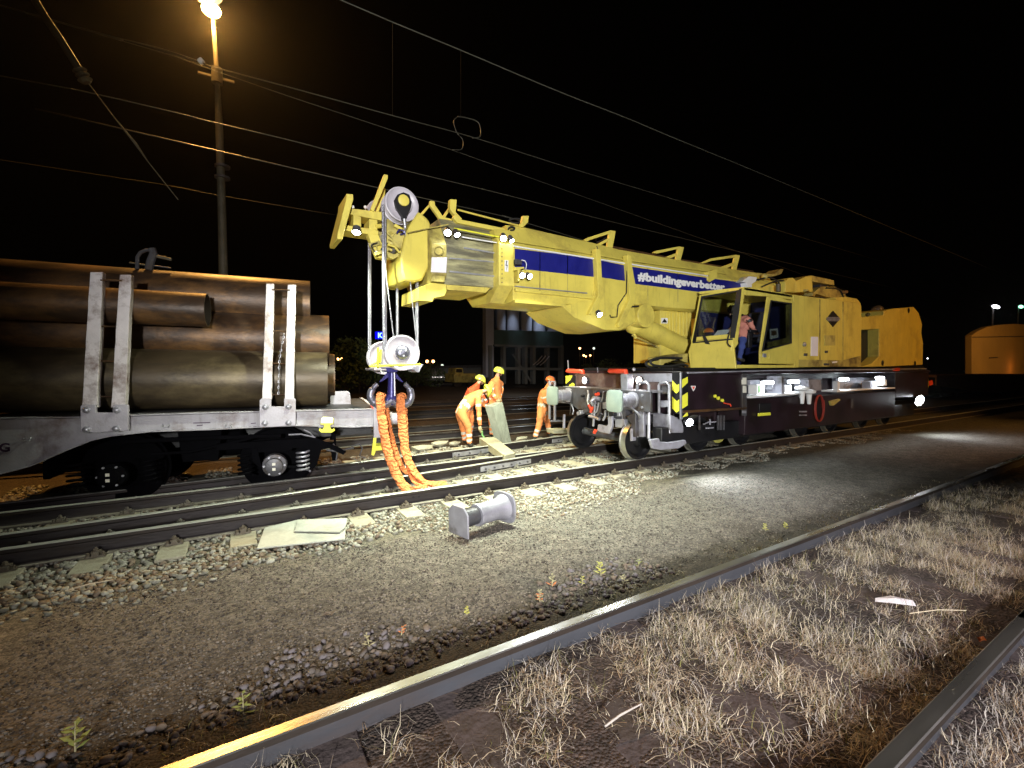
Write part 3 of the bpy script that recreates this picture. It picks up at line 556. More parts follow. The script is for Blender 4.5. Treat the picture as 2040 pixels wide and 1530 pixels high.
# brackets and stanchions
def bracket(x0, x1, y0, y1, bolts):
    mb = MB(); xm = (x0+x1)/2; hw = (x1-x0)*.32
    pw(mb, [(x0, y1), (x0, y0+4), (x0+3, y0), (x0+hw, y0), (x0+hw, y0+16), (x1-hw, y0+16), (x1-hw, y0), (x1-2, y0), (x1, y0+3), (x1, y1-3), (x1-hw, y1-1), (x0+hw, y1+1)], -.085, -.035); b = build('stanchion_bracket', mb, M['stanchion_base'], wag, .006)
    for x, y in bolts:
        c = PW(x, y, -.085); m = MB().lathe(c, -WE2, [(0, .040), (.012, .040), (.016, .030), (.03, .024), (.036, .012)], 20); build('bolt', m, M['galv'], b)
M['stanchion_base'] = mat('lilac_bracket_paint', (0.46, 0.44, 0.50), 0.5, var=.12, dirt=(.2, .14, .12), dirt_amt=.3)
bracket(160, 255, 806, 861, [(173, 817), (233, 817), (173, 856), (232, 854)])
bracket(517, 589, 794, 850, [(529, 811), (575, 810), (528, 843), (575, 842)])
def stanchion(xt0, xt1, yt, xb0, xb1, yb, label=None):
    n = 14; rn = random.Random(int(xt0)); mb = MB(); A = []
    for i in range(n+1):
        t = i/n; xl = xt0+(xb0-xt0)*t; xr = xt1+(xb1-xt1)*t; y = yt+(yb-yt)*t; d = .06-.11*t
        j = rn.uniform(-.006, .006)
        p = PW(xl, y, d); q = PW(xr, y, d); w_ = (q-p); p += w_*j*3; q += w_*rn.uniform(-.03, .03)
        A.append([p, q, q+WE2*.10, p+WE2*.10])
    vs = [v for r_ in A for v in r_]; fs = [(4*i+a, 4*i+(a+1) % 4, 4*i+4+(a+1) % 4, 4*i+4+a) for i in range(n) for a in range(4)]+[(3, 2, 1, 0), (4*n, 4*n+1, 4*n+2, 4*n+3)]
    mb.add(vs, fs); o = build('stanchion', mb, M['stanchion'], wag, .006)
    return o
stanchion(179, 205, 542, 163, 193, 812); stanchion(238, 262, 547, 221, 249, 812)
stanchion(530, 546, 565, 522, 541, 797); stanchion(573, 589, 567, 567, 585, 797)
for (xa, xb, ys) in ((206, 237, (558, 650, 719, 790)), (548, 572, (577, 660, 724, 786))):
    for y in ys: build('cross_bar', MB().tube([PW(xa-6, y, .05), PW(xb+6, y+1, .05)], .010, 8), M['rust'], wag)
# tension chain between the second pair
ch = MB()
pts = [PW(566, 664, -.01), PW(561, 690, -.01), PW(557, 712, -.01), PW(556, 740, 0), PW(555, 786, 0)]
for (a, b) in zip(pts[:-1], pts[1:]):
    n = max(2, int((b-a).length/.035))
    for i in range(n):
        c = a.lerp(b, (i+.5)/n); d = (b-a).normalized()*.022; sd = (WE1 if i % 2 else WE2)*.010
        ch.tube([c-d, c-d*.6+sd, c+d*.6+sd, c+d, c+d*.6-sd, c-d*.6-sd, c-d], .004, 5, cap=False)
build('tension_chain', ch, M['galv'], wag)
# end of the wagon: headstock, buffer, step, end plate, rope hook
mb = MB(); a = PW(744, 810, -.04); b = PW(757, 810, -.04); dz = PW(744, 872, -.04)-a
mb.prism([a, b, b+UP*dz.z, a+UP*dz.z], WE2*.10); mb.prism([PW(744, 812, 0), PW(752, 812, 0), PW(752, 848, 0), PW(744, 848, 0)], WE2*2.6); build('headstock', mb, M['wagon'], wag, .005)
mb = MB(); pw(mb, [(738, 808), (742, 806), (752, 822), (749, 825)], -.03, .0); build('coupling_handle', mb, M['red'], wag)
c = PW(755, 835, .42)
def buffer(par, c, ax, L, mt, mh, r=.11, hw=.18, hh=.17):
    build('buffer', MB().lathe(c, ax, [(0, r+.03), (.03, r+.03), (.04, r), (L*.6, r), (L*.6, r-.02), (L, r-.02)], 24), mt, par)
    up = Vector((0, 0, 1)); sd = up.cross(ax).normalized(); up = ax.cross(sd); n = 28; pts = []
    for i in range(n): a_ = 2*math.pi*i/n; pts.append((math.copysign(abs(math.cos(a_))**.42, math.cos(a_))*hw, math.copysign(abs(math.sin(a_))**.42, math.sin(a_))*hh))
    c2 = c+ax*L; mb = MB(); inn = [(x*.82, y*.82) for x, y in pts]
    V = [c2+sd*x+up*y for x, y in pts]+[c2+ax*.03+sd*x+up*y for x, y in pts]+[c2+ax*.042+sd*x+up*y for x, y in inn]
    mb.add(V, [tuple(range(n))[::-1]]+[(i, (i+1) % n, (i+1) % n+n, i+n) for i in range(n)]+[(n+i, n+(i+1) % n, 2*n+(i+1) % n, 2*n+i) for i in range(n)]+[tuple(range(2*n, 3*n))])
    return build('buffer_head', mb, mh, par, ang=50)
buffer(wag, c, WE1, .33, M['stanchion_base'], M['galv'])
buffer(wag, c+WE2*1.75, WE1, .33, M['stanchion_base'], M['galv'])
mb = MB(); pw(mb, [(744, 872), (750, 872), (748, 900), (745, 908), (740, 906)], .0, .03); pw(mb, [(745, 889), (767, 888), (768, 896), (745, 898)], -.02, .28); build('step', mb, [M['chev_y']], wag)
mb = MB(); pts = [(658, 814), (658, 792), (660, 784), (665, 780), (692, 779), (696, 782), (698, 790), (700, 814)]; pw(mb, pts, 1.1, 1.16); pw(mb, [(698, 806), (705, 806), (709, 814), (698, 814)], 1.1, 1.16); build('end_plate', mb, M['stanchion_base'], wag, .01)
hk = build('rope_hook', (lambda m: (pw(m, [(638, 846), (640, 833), (644, 830), (662, 831), (665, 834), (664, 845), (659, 846), (657, 850), (661, 856), (666, 853), (667, 858), (661, 862), (640, 862), (635, 857), (637, 853), (642, 856), (646, 850), (644, 846)], -.06, -.03), m)[1])(MB()), M['chev_y'], wag, .004)
build('hook_plate', (lambda m: (pw(m, [(639, 843), (640, 833), (644, 830.5), (662, 831), (664, 834), (663, 843)], -.075, -.062), m)[1])(MB()), M['white'], hk)
# bogie, low, coloured near black for the shade under the wagon
AX = PW(547, 908, .12); sA = (AX-WP).dot(WE1)
bog = MB(); zc = .26
pw(bog, [(430, 885), (505, 880), (560, 876), (628, 872), (660, 884), (690, 900), (684, 906), (655, 893), (640, 896), (632, 925), (625, 933), (612, 934), (610, 893), (583, 893), (580, 898), (512, 902), (505, 922), (498, 915), (500, 893), (430, 898)], .16, .24)
pw(bog, [(500, 896), (512, 892), (520, 925), (535, 928), (600, 928), (612, 926), (600, 933), (515, 931), (503, 920)], .14, .22)
BG = build('bogie_frame', bog, M['void'], wag, .004)
for s in (sA, sA-1.8):
    for d, far_ in ((.62, 0), (2.08, 1)):
        c = WL(s, d, zc); m = MB().lathe(c-WE2*.065, WE2, [(0, .30), (.0, .44), (.005, .455), (.095, .462), (.1, .49), (.13, .485), (.13, .30)], 48); m.lathe(c-WE2*.03, WE2, [(0, .31), (.05, .31)], 32)
        build('wheel', m, M['void'], wag)
    build('axle', MB().cyl(WL(s, .1, zc), WL(s, 2.6, zc), .08, n=16), M['void'], wag)
    c = WL(s, .20, zc); b = build('axle_box', MB().lathe(c, -WE2, [(0, .16), (.09, .15), (.10, .11), (.17, .105), (.18, .06)], 24), M['dkgrey' if s == sA else 'void'], wag)
    for dz in (-.035, .035): build('reflector', MB().prism([c-WE2*.182+WE1*x+UP*(dz+z) for x, z in ((-.02, -.018), (.02, -.018), (.02, .018), (-.02, .018))], -WE2*.002), M['reflect'], b)
    for i in range(6):
        a_ = i*math.pi/3; q = c-WE2*.1+WE1*.128*math.cos(a_)+UP*.128*math.sin(a_); build('bolt', MB().cyl(q, q-WE2*.02, .014, n=6), M['galv'], b)
    sc_ = WL(s+.36, .20, 0); pts = [sc_+WE1*.085*math.cos(t*.5)+WE2*.085*math.sin(t*.5)+UP*(.13+.0048*t) for t in range(64)]
    build('coil_spring', MB().tube(pts, .015, 8), M['galv' if s == sA else 'void'], wag); sc2 = sc_-WE1*.72
    build('coil_spring', MB().tube([p-WE1*.72 for p in pts], .015, 8), M['void'], wag)
for pts, r_, m in (([(575, 866), (600, 865), (622, 870), (628, 872)], .012, 'galv'), ([(605, 856), (618, 862), (626, 872)], .009, 'galv'), ([(650, 896), (668, 899), (690, 895), (705, 892)], .014, 'dkgrey'), ([(664, 884), (672, 900), (670, 916)], .012, 'dkgrey'),
                   ([(560, 884), (610, 880), (665, 878)], .012, 'rust'), ([(700, 889), (716, 884), (722, 893), (716, 908), (728, 912)], .010, 'dkgrey'), ([(300, 905), (380, 900), (470, 880), (520, 868)], .02, 'void'), ([(250, 880), (420, 872), (560, 868)], .03, 'void')):
    build('brake_rod', MB().tube([PW(x, y, .18) for x, y in pts], r_, 8), M[m], wag)

for s in (sA, sA-1.8):  # underframe gear added in near black to hide lit ground beyond the wagon
    build('bogie_side', MB().prism([WL(s+x, 2.35, z) for x, z in ((-.9, .75), (.9, .75), (.75, .3), (.3, .12), (-.3, .12), (-.75, .3))], WE2*.08), M['void'], wag)
build('brake_tank', MB().lathe(WL(sA-1.25, .9, .5), WE1, [(0, .1), (.05, .19), (.75, .19), (.8, .1)], 20), M['void'], wag)
build('bogie_bolster', MB().prism([WL(sA-.9+x, .3, z) for x, z in ((-.25, .75), (.25, .75), (.2, .35), (-.2, .35))], WE2*2.0), M['void'], wag)
for s in (sA+.75, sA-2.6): build('brake_beam', MB().prism([WL(s, d_, .2) for d_ in (.5, 2.1)]+[WL(s, d_, .62) for d_ in (2.1, .5)], WE1*.06), M['void'], wag)

# ---- pipes
def pipe(xe, yt, yb, dc, label, m, r=None, zc=None, xo=None, L=9.0, wall=.018, seam=True):
    cdist = (WP-CAM).dot(WE2)+dc
    def slope(x, y): v = ray(x, y); return math.atan2(v.z, v.dot(WE2))
    a1 = slope(xe, yt)
    if r is None:
        a2 = slope(xe, yb); ac = (a1+a2)/2; zc = H+cdist*math.tan(ac); r = cdist/math.cos(ac)*math.sin((a1-a2)/2)
    elif zc is None:
        lo, hi = 0, 4
        for _ in range(60):
            mid = (lo+hi)/2; a = math.atan2(mid-H, cdist)+math.asin(r/math.hypot(cdist, mid-H))
            if a < a1: lo = mid
            else: hi = mid
        zc = lo
    v = ray(xe, (yt+(yb or yt+60))/2); t = cdist/v.dot(WE2); P = CAM+v*t; P.z = zc
    A = P; B = P-WE1*L; n = 64
    u = UP; ex = -WE1; w2 = ex.cross(u).normalized(); u = w2.cross(ex)
    k = 30; vs = []; fs = []; mi = []
    rn = random.Random(int(yt))
    for j in range(k+1):
        c = A.lerp(B, j/k)
        for i in range(n): a_ = 2*math.pi*i/n; vs.append(c+(u*math.cos(a_)+w2*math.sin(a_))*r)
    for j in range(k):
        for i in range(n): fs.append((j*n+i, j*n+(i+1) % n, (j+1)*n+(i+1) % n, (j+1)*n+i)); mi.append(0)
    o_ = len(vs)
    for j in (0, k):
        c = A.lerp(B, j/k)
        for i in range(n): a_ = 2*math.pi*i/n; vs.append(c+(u*math.cos(a_)+w2*math.sin(a_))*(r-wall))
    for i in range(n):
        fs.append((i, o_+i, o_+(i+1) % n, (i+1) % n)); mi.append(2)
        fs.append((o_+i, o_+n+i, o_+n+(i+1) % n, o_+(i+1) % n)); mi.append(1)
        fs.append((k*n+i, k*n+(i+1) % n, o_+n+(i+1) % n, o_+n+i)); mi.append(0)
    mb = MB(); mb.add(vs, fs); mb.m = mi; o = build('steel_pipe', mb, [m, M['bore'], M['rust_pale']], None)
    tag(o, label, 'pipe', 'steel pipes stacked on the flat wagon'); return P, r
pA, rA_ = pipe(652, 702, 808, .56, 'big pale rusty pipe at the bottom of the stack, nearest the stanchions', M['rust_pale'])
P3, r3 = pipe(655, 629, None, .56+rA_*1.02, 'big rusty pipe in the middle row, ending beside the last stanchion', M['rust'], r=rA_*.98)
pipe(618, 560, None, .56+rA_*1.35, 'rusty pipe on top of the stack', M['rust'], r=rA_*.92)
pipe(414, 585, 651, .36, 'shorter thin rusty pipe lying on the near side of the stack', M['rust'])
pipe(666, 705, None, .56+rA_*2.05, 'rusty pipe at the bottom of the stack, behind the nearest one', M['rust'], r=rA_, zc=pA.z, xo=666)
# lashing gear on top of the pipes
dd = .95; t = thing('lashing_ratchet', PW(290, 535, dd), 'dim ratchet frame with rods sitting on top of the upper pipe', 'lashing')
mb = MB(); mb.tube([PW(x, y, dd) for x, y in [(273, 536), (274, 512), (280, 503), (292, 498), (302, 499)]], .025, 8); mb.tube([PW(x, y, dd) for x, y in [(302, 495), (306, 505), (300, 520), (296, 538)]], .05, 8); build('frame', mb, M['dkgrey'], t)
build('rod', MB().tube([PW(306, 509, dd), PW(342, 517, dd)], .022, 8), M['post'], t); build('rod', MB().tube([PW(258, 523, dd), PW(290, 528, dd)], .012, 8), M['post'], t); build('rod', MB().tube([PW(300, 528, dd), PW(341, 534, dd)], .010, 8), M['dkgrey'], t)

# ================================================================== RAILWAY CRANE
z1 = Zf(660, 330, .19608); z2 = Zf(1000, 380, .2451); z3 = Zf(1340, 520, .2549); z4 = Zf(1080, 700, .19608); z5 = Zf(860, 380, .15686); z6 = Zf(1100, 700, .1438); z7 = Zf(1360, 560, .11765); z8 = Zf(700, 650, .13072)
YC0 = 6.55
cr = thing('rail_crane', (9.5, YC0, 0), 'yellow telescopic railway crane with a blue band on its boom, on a dark chassis', 'railway crane')
def P_(zf, pts): return [zf(*p) for p in pts]
def side(name, pix, Y0, Y1, m, par=None, bevel=.006):
    mb = MB(); polys = pix if isinstance(pix[0], list) else [pix]
    for p in polys: mb.pp(p, Y0, Y1)
    return build(name, mb, m, par or cr, bevel)
def pxp(mb, pix, X0, X1): return mb.prism([PX(x, y, X0) for x, y in pix], (X1-X0, 0, 0))
def front(name, pix, X0, X1, m, par=None, bevel=.005):
    mb = MB(); polys = pix if isinstance(pix[0], list) else [pix]
    for p in polys: pxp(mb, p, X0, X1)
    return build(name, mb, m, par or cr, bevel)
def boomloft(name, st, Yn, cht, chb, m, par=None, bevel=.006, mi=None):
    # st: (px x, y top, y shoulder, y lower, y bottom); section is an octagon about the centre line
    mb = MB(); k = 8; vs = []
    for (x, yt, ysh, yl, yb) in st:
        X = PY(x, ysh, Yn).x; zt = PY(x, yt, Yn+cht).z; zs = PY(x, ysh, Yn).z; zl = PY(x, yl, Yn).z; zb = PY(x, yb, Yn+chb).z; Yf = 2*YC0
        vs += [(X, Yn, zl), (X, Yn, zs), (X, Yn+cht, zt), (X, Yf-Yn-cht, zt), (X, Yf-Yn, zs), (X, Yf-Yn, zl), (X, Yf-Yn-chb, zb), (X, Yn+chb, zb)]
    fs = [(j*k+i, j*k+(i+1) % k, (j+1)*k+(i+1) % k, (j+1)*k+i) for j in range(len(st)-1) for i in range(k)]
    mb.add(vs, fs+[tuple(range(k))[::-1], tuple(range((len(st)-1)*k, len(st)*k))])
    return build(name, mb, m, par or cr, bevel, ang=20)
YN = 6.05
main = [(1022, 451, 492, 598, 603), (1049, 453.5, 495, 600, 605), (1122, 470, 504, 606, 612), (1190, 485, 515, 604, 609), (1250, 500, 528, 605, 611), (1318, 512, 538, 611, 617), (1404, 527, 550, 618, 624), (1500, 543, 563, 628, 634), (1545, 550, 570, 633, 639)]
boom = boomloft('boom', main, YN, .22, .10, M['yellow'])
side('boom_flange', [(1027, 574), (1184, 590), (1184, 596), (1027, 580)], YN-.05, YN+.01, M['yellow'], boom)
side('boom_flange', [(1027, 597), (1128, 606), (1128, 611), (1027, 603)], YN-.03, YN+.01, M['yellow'], boom)
side('cable_track', [(1024, 489), (1250, 524), (1414, 549), (1414, 551), (1250, 526.5), (1024, 491.5)], YN-.03, YN+.0, M['white'], boom, .002)
side('hydraulic_pipe', [(1026, 569), (1170, 583), (1170, 585), (1026, 571)], YN-.03, YN-.01, M['galv'], boom, 0)
# blue band and its lettering
side('blue_band', [P_(z2, [(105, 470), (760, 552), (764, 702), (200, 640), (105, 628)]), P_(z2, [(798, 566), (1018, 610), (1024, 740), (815, 712)]), P_(z2, [(1060, 618), (1350, 662), (1700, 712), (1990, 752), (1990, 875), (1650, 828), (1085, 757)])], YN-.004, YN+.02, M['navy'], boom, 0)
a = PY(*z2(1106, 724), YN-.006); b = PY(*z2(1812, 806), YN-.006)
lt = text('#buildingeverbetter', a, .2, b-a, UP, cr, M['white'], off=.004, bold=.010)
lt.parent = boom
ws = [v.co.x for v in lt.data.vertices]; sc_ = ((b-a).x)/(max(ws)-min(ws)); x0_ = min(ws)
for v in lt.data.vertices:
    v.co.x = x0_+(v.co.x-x0_)*sc_
# ribs and cylinder mount
side('cylinder_mount', P_(z2, [(490, 938), (590, 1030), (830, 1130), (960, 1135), (1010, 1112), (1090, 1060), (1070, 900), (1060, 740), (780, 700), (740, 880)]), YN-.025, 7.12, M['yellow'])
side('boom_rib', P_(z2, [(765, 470), (802, 475), (822, 860), (735, 1002), (706, 1003), (785, 850)]), YN-.10, YN+.02, M['yellow'])
side('boom_rib', P_(z2, [(1018, 520), (1050, 525), (1084, 880), (1000, 1060), (960, 1112), (944, 1085), (1042, 880)]), YN-.10, YN+.02, M['yellow'])
for pts, r_ in (([(1012, 520), (1016, 640), (1012, 830), (945, 930), (935, 1025), (885, 1028), (878, 1008)], .010), ([(770, 450), (785, 490), (800, 540)], .008), ([(1055, 942), (1112, 938)], .014)):
    build('hose', MB().tube([PY(*z2(*p), YN-.06) for p in pts], r_, 6), M['rubber'], cr)
# lifting cylinder
c = PY(1262, 632, 6.3); build('cylinder_boss', MB().cyl((c.x, 5.98, c.z), (c.x, 7.0, c.z), .22, n=32), M['yellow'], cr, .01)
a = PY(1258, 641, 6.30); b = PY(1368, 695, 6.30)
d = (b-a).normalized()
lc = build('lift_cylinder', MB().lathe(a, d, [(-.05, .12), (0, .17), (.05, .205), (.12, .205), (.13, .19), ((b-a).length, .19), ((b-a).length+.3, .15)], 36), M['yellow'], cr)
dn = d.cross(Vector((0, 1, 0))).normalized(); dn = -dn if dn.z > 0 else dn
build('cylinder_pipe', MB().tube([a+d*.1+dn*.235, b+d*.05+dn*.235], .02, 8), M['yellow_dirty'], lc)
build('cylinder_clamp', MB().tube([a+d*.12+dn*.19, a+d*.2+dn*.255], .03, 8).tube([b-d*.1+dn*.19, b+d*.0+dn*.26], .03, 8), M['yellow'], lc)
# boom pedestal, ribbed
mb = MB(); mb.pp(P_(z2, [(1285, 960), (1540, 1000), (1540, 1400), (1285, 1400)]), 6.25, 6.95)
for i in range(7): x = 1360+i*28; mb.pp(P_(z2, [(x, 985), (x+12, 985), (x+12, 1180), (x, 1180)]), 6.21, 6.25)
ped = build('boom_pedestal', mb, M['yellow'], cr, .006)
side('warning_sign', P_(z2, [(1298, 1034), (1348, 1034), (1348, 1078), (1298, 1078)]), 6.235, 6.25, M['white'], ped, 0); side('sign_symbol', P_(z2, [(1303, 1070), (1323, 1040), (1343, 1070)]), 6.228, 6.236, M['black'], ped, 0)
hs = [PY(*z4(x, y), 5.7) for x, y in [(1420, 70), (1250, 62), (1130, 80), (1100, 110), (1150, 145), (1300, 150), (1420, 130), (1480, 150)]]
def arc(pts, n=6):
    out = []; P = [pts[0]]+list(pts)+[pts[-1]]
    for i in range(1, len(P)-2):
        for j in range(n):
            t = j/n; out.append(.5*((2*P[i])+(P[i+1]-P[i-1])*t+(2*P[i-1]-5*P[i]+4*P[i+1]-P[i+2])*t*t+(3*P[i]-P[i-1]-3*P[i+1]+P[i+2])*t**3))
    return out+[P[-1]]
build('hose_loop', MB().tube(arc(hs), .022, 8), M['rubber'], cr); build('hose_loop', MB().tube(arc([h+Vector((.05, .15, -.03)) for h in hs]), .022, 8), M['rubber'], cr)
side('deck_bracket', P_(z4, [(1200, 60), (1390, 30), (1480, 20), (1480, 120), (1380, 80), (1250, 120), (1190, 180), (1200, 100)]), 5.8, 6.1, M['yellow_dirty'])
for x_ in (1075, 1130, 1290, 1350): side('weld_seam', [(x_, 500+(x_-1075)*.16), (x_+1.5, 500+(x_-1075)*.16), (x_+1.5, 585+(x_-1075)*.06), (x_, 585+(x_-1075)*.06)], YN-.004, YN+.004, M['yellow_dirty'], boom, 0)
for i_ in range(9): build('bolt', MB().lathe(PY(1000, 494+i_*8.6, YN-.10), (0, -1, 0), [(0, .012), (.010, .012), (.014, .005)], 8), M['yellow_dirty'], boom)
# inner section
inner = [(884, 437, 467, 566, 572), (921, 443, 472, 568, 573), (998, 459, 486, 573, 579)]
ib = boomloft('inner_boom', inner, YN+.07, .18, .06, M['bare'], bevel=.004)
for yb_, m_ in ((0, 0), (1, 1)):
    pass
side('wear_strip', [[(896, 513), (991, 521), (991, 523.5), (896, 515.5)], [(896, 539), (988, 549), (988, 552), (896, 542)], [(925, 492), (990, 503), (990, 506), (925, 495)]], YN+.045, YN+.075, M['galv'], ib, .002)
side('lower_flange', [(890, 567), (978, 573), (968, 583), (891, 577)], YN+.03, 7.0, M['yellow'], ib)
side('top_rail', [(908, 425), (917, 437), (1003, 454), (1010, 460), (1006, 463), (912, 444), (903, 433)], YN+.16, YN+.24, M['yellow'], ib)
def collar(name, x0, x1, yt, ysh, yl, yb, Yn, cht, chb, m, inx=None):
    return boomloft(name, [(x0, yt, ysh, yl, yb), (x1, yt+2, ysh+2, yl+2, yb+2)], Yn, cht, chb, m, bevel=.012)
collar('boom_collar', 994, 1024, 458, 486, 568, 605, YN-.10, .16, .30, M['yellow'])
side('decal', P_(z5, [(928, 880), (975, 885), (975, 1030), (928, 1025)]), YN-.106, YN-.09, M['white'], cr, 0)
side('bolt_mark', P_(z5, [(950, 890), (940, 950), (958, 955), (948, 1015), (966, 945), (950, 940), (960, 892)]), YN-.110, YN-.10, M['black'], cr, 0)
collar('head_collar', 860, 890, 452, 486, 546, 566, YN-.06, .2, .12, M['yellow_dirty'])
side('white_plate', P_(z1, [(1022, 930), (1178, 930), (1170, 1090), (1015, 1080)]), YN-.075, YN-.05, M['paper'])
side('collar_foot', [P_(z1, [(885, 1240), (1010, 1190), (1170, 1205), (1172, 1280), (1150, 1325), (1040, 1345), (1030, 1382), (880, 1370)])], YN+.02, 6.8, M['yellow'])
side('collar_pocket', P_(z1, [(1030, 1115), (1165, 1120), (1150, 1185), (1015, 1175)]), YN-.063, YN-.05, M['yellow_dirty'])
build('cable_coil', MB().tube([PY(*z1(1093+45*math.cos(t*.35), 862+45*math.sin(t*.35)), YN-.08-.002*t) for t in range(40)], .008, 6), M['yellow_dirty'], cr)
# collar furniture lamps bracket
build('junction_box', MB().pp(P_(z5, [(1070, 865), (1150, 880), (1150, 940), (1065, 930)]), YN-.12, YN), M['dkgrey'], cr, .004)
side('lamp_bracket', P_(z5, [(1060, 970), (1175, 965), (1180, 985), (1130, 1000), (1125, 1150), (1100, 1150), (1100, 1010), (1060, 1010)]), YN-.14, YN-.02, M['yellow'])
build('hose', MB().tube([PY(*z5(*p), YN-.13) for p in [(1140, 880), (1185, 890), (1205, 930), (1195, 1000)]], .007, 6), M['white'], cr)
# boom head
side('head_casting', P_(z1, [(705, 940), (715, 1080), (740, 1168), (850, 1182), (930, 1165), (985, 1050), (1010, 980), (1010, 580), (975, 530), (890, 460), (840, 540), (790, 620), (760, 700)]), YN+.1, 6.98, M['yellow'], None, .03)
S1_ = PY(*z1(710, 402), 6.25)
side('head_plate', P_(z1, [(545, 540), (600, 540), (640, 600), (760, 640), (745, 830), (690, 860), (620, 790), (560, 900), (520, 900)]), 6.35, 6.42, M['yellow_dirty'])
side('head_plate', P_(z1, [(500, 470), (860, 520), (890, 700), (860, 860), (740, 900), (620, 945), (560, 930), (470, 940), (445, 870), (395, 710)]), 6.6, 6.68, M['yellow_dirty'])
side('jib_frame', [P_(z1, [(175, 430), (520, 470), (520, 560), (180, 490)]), P_(z1, [(125, 600), (400, 640), (480, 660), (480, 710), (370, 695), (120, 655)]), P_(z1, [(225, 495), (305, 520), (305, 622), (225, 608)]), P_(z1, [(385, 540), (470, 550), (470, 655), (385, 642)])], 6.42, 6.72, M['yellow'])
side('jib_end_plate', P_(z1, [(155, 285), (222, 290), (225, 340), (112, 752), (62, 745), (60, 705), (150, 350)]), 6.3, 6.85, M['yellow'])
side('rope_keeper', [P_(z1, [(538, 85), (578, 95), (575, 130), (505, 300), (430, 468), (400, 440), (460, 290)])], 6.40, 6.46, M['yellow']); side('rope_keeper', [P_(z1, [(515, 220), (552, 230), (545, 300), (480, 470), (450, 462)])], 6.55, 6.6, M['yellow'])
side('lower_bracket', [P_(z1, [(370, 690), (480, 700), (545, 880), (610, 945), (560, 950), (470, 935), (445, 880)])], 6.38, 6.5, M['yellow']); side('lower_bracket', [P_(z1, [(560, 870), (640, 900), (750, 850), (770, 880), (630, 950), (580, 930)])], 6.3, 6.4, M['yellow_dirty'])
for k_ in range(20):
    rr_ = random.Random(k_+7); X_, Y_ = rr_.uniform(400, 770), rr_.uniform(560, 900)
    if X_ > 640 and Y_ < 620: continue
    c_ = PY(*z1(X_, Y_), rr_.uniform(6.28, 6.4))
    if k_ % 3 == 0: build('head_fitting', MB().cyl(c_, c_+Vector((rr_.uniform(-.1, .1), .12, rr_.uniform(-.1, .1))), rr_.uniform(.02, .05), n=12), M[rr_.choice(['yellow', 'galv', 'yellow_dirty'])], cr)
    elif k_ % 3 == 1: build('head_fitting', MB().box(c_, (rr_.uniform(.05, .16), .06, rr_.uniform(.04, .1)), 0, 0, rr_.uniform(-.8, .8)), M[rr_.choice(['yellow', 'yellow', 'yellow_dirty'])], cr, .008)
    else: build('head_hose', MB().tube(arc([c_, c_+Vector((rr_.uniform(-.15, .15), -.05, rr_.uniform(-.12, .0))), c_+Vector((rr_.uniform(-.2, .2), .0, rr_.uniform(-.25, -.05)))]), .010, 6), M['rubber' if k_ % 2 else 'yellow_dirty'], cr)
build('hub_ring', MB().lathe(S1_ + Vector((0, -.05, 0)), (0, -1, 0), [(0, .12), (.012, .135), (.02, .11)], 32), M['sheave'], cr)
build('pulley', MB().lathe(PY(*z1(700, 760), 6.25), (0, 1, 0), [(0, .10), (.02, .11), (.03, .09), (.08, .09), (.09, .11), (.11, .1)], 24), M['yellow_dirty'], cr)
build('winch_guard', MB().tube([PY(*z1(*p), 6.24) for p in [(570, 800), (640, 820), (690, 880), (760, 850)]], .018, 8), M['yellow'], cr)
build('anchor_shackle', MB().tube([PY(*z1(*p), 6.22) for p in [(665, 690), (690, 650), (730, 660), (745, 690), (700, 700)]], .014, 6), M['hook'], cr)
build('bolt', MB().cyl(PY(*z1(458, 890), 6.3), PY(*z1(458, 890), 6.4), .03, n=10), M['galv'], cr); build('beacon', MB().ball(PY(*z1(218, 418), 6.4), .022), M['white'], cr); build('beacon', MB().ball(PY(*z1(345, 420), 6.6), .022), M['white'], cr)
def sheave(c, r, par, hub=.4, mat_='sheave'):
    return build('sheave', MB().lathe(c, (0, 1, 0), [(-.045, r*.30), (-.045, r*.46), (-.02, r*.52), (-.022, r*.80), (-.05, r*.93), (-.045, r), (-.01, r*.90), (.01, r*.90), (.045, r), (.05, r*.93), (.022, r*.8), (.02, r*.5), (.045, r*.46), (.045, r*.3)], 48), M[mat_], par, ang=50)
S1 = PY(*z1(710, 402), 6.25); sheave(S1, .232, cr)
s2c = S1+Vector((0, .12, -.01)); sheave(s2c, .235, cr); sheave(S1+Vector((-.12, .55, -.02)), .235, cr)
side('socket_plate', P_(z1, [(675, 292), (735, 268), (795, 292), (818, 370), (805, 440), (768, 510), (757, 560), (722, 560), (712, 510), (655, 425), (640, 350)]), 6.15, 6.19, M['black'])
build('axle_cap', MB().lathe(PY(*z1(733, 355), 6.15), (0, -1, 0), [(0, .075), (.02, .075), (.025, .06), (.03, .02)], 24), M['yellow'], cr)
build('rope_socket', MB().cyl(PY(*z1(740, 545), 6.17), PY(*z1(752, 640), 6.17), .028, .018, 12), M['galv'], cr)
build('axle', MB().cyl((S1.x, 6.15, S1.z), (S1.x, 7.1, S1.z), .05, n=16), M['dkgrey'], cr)
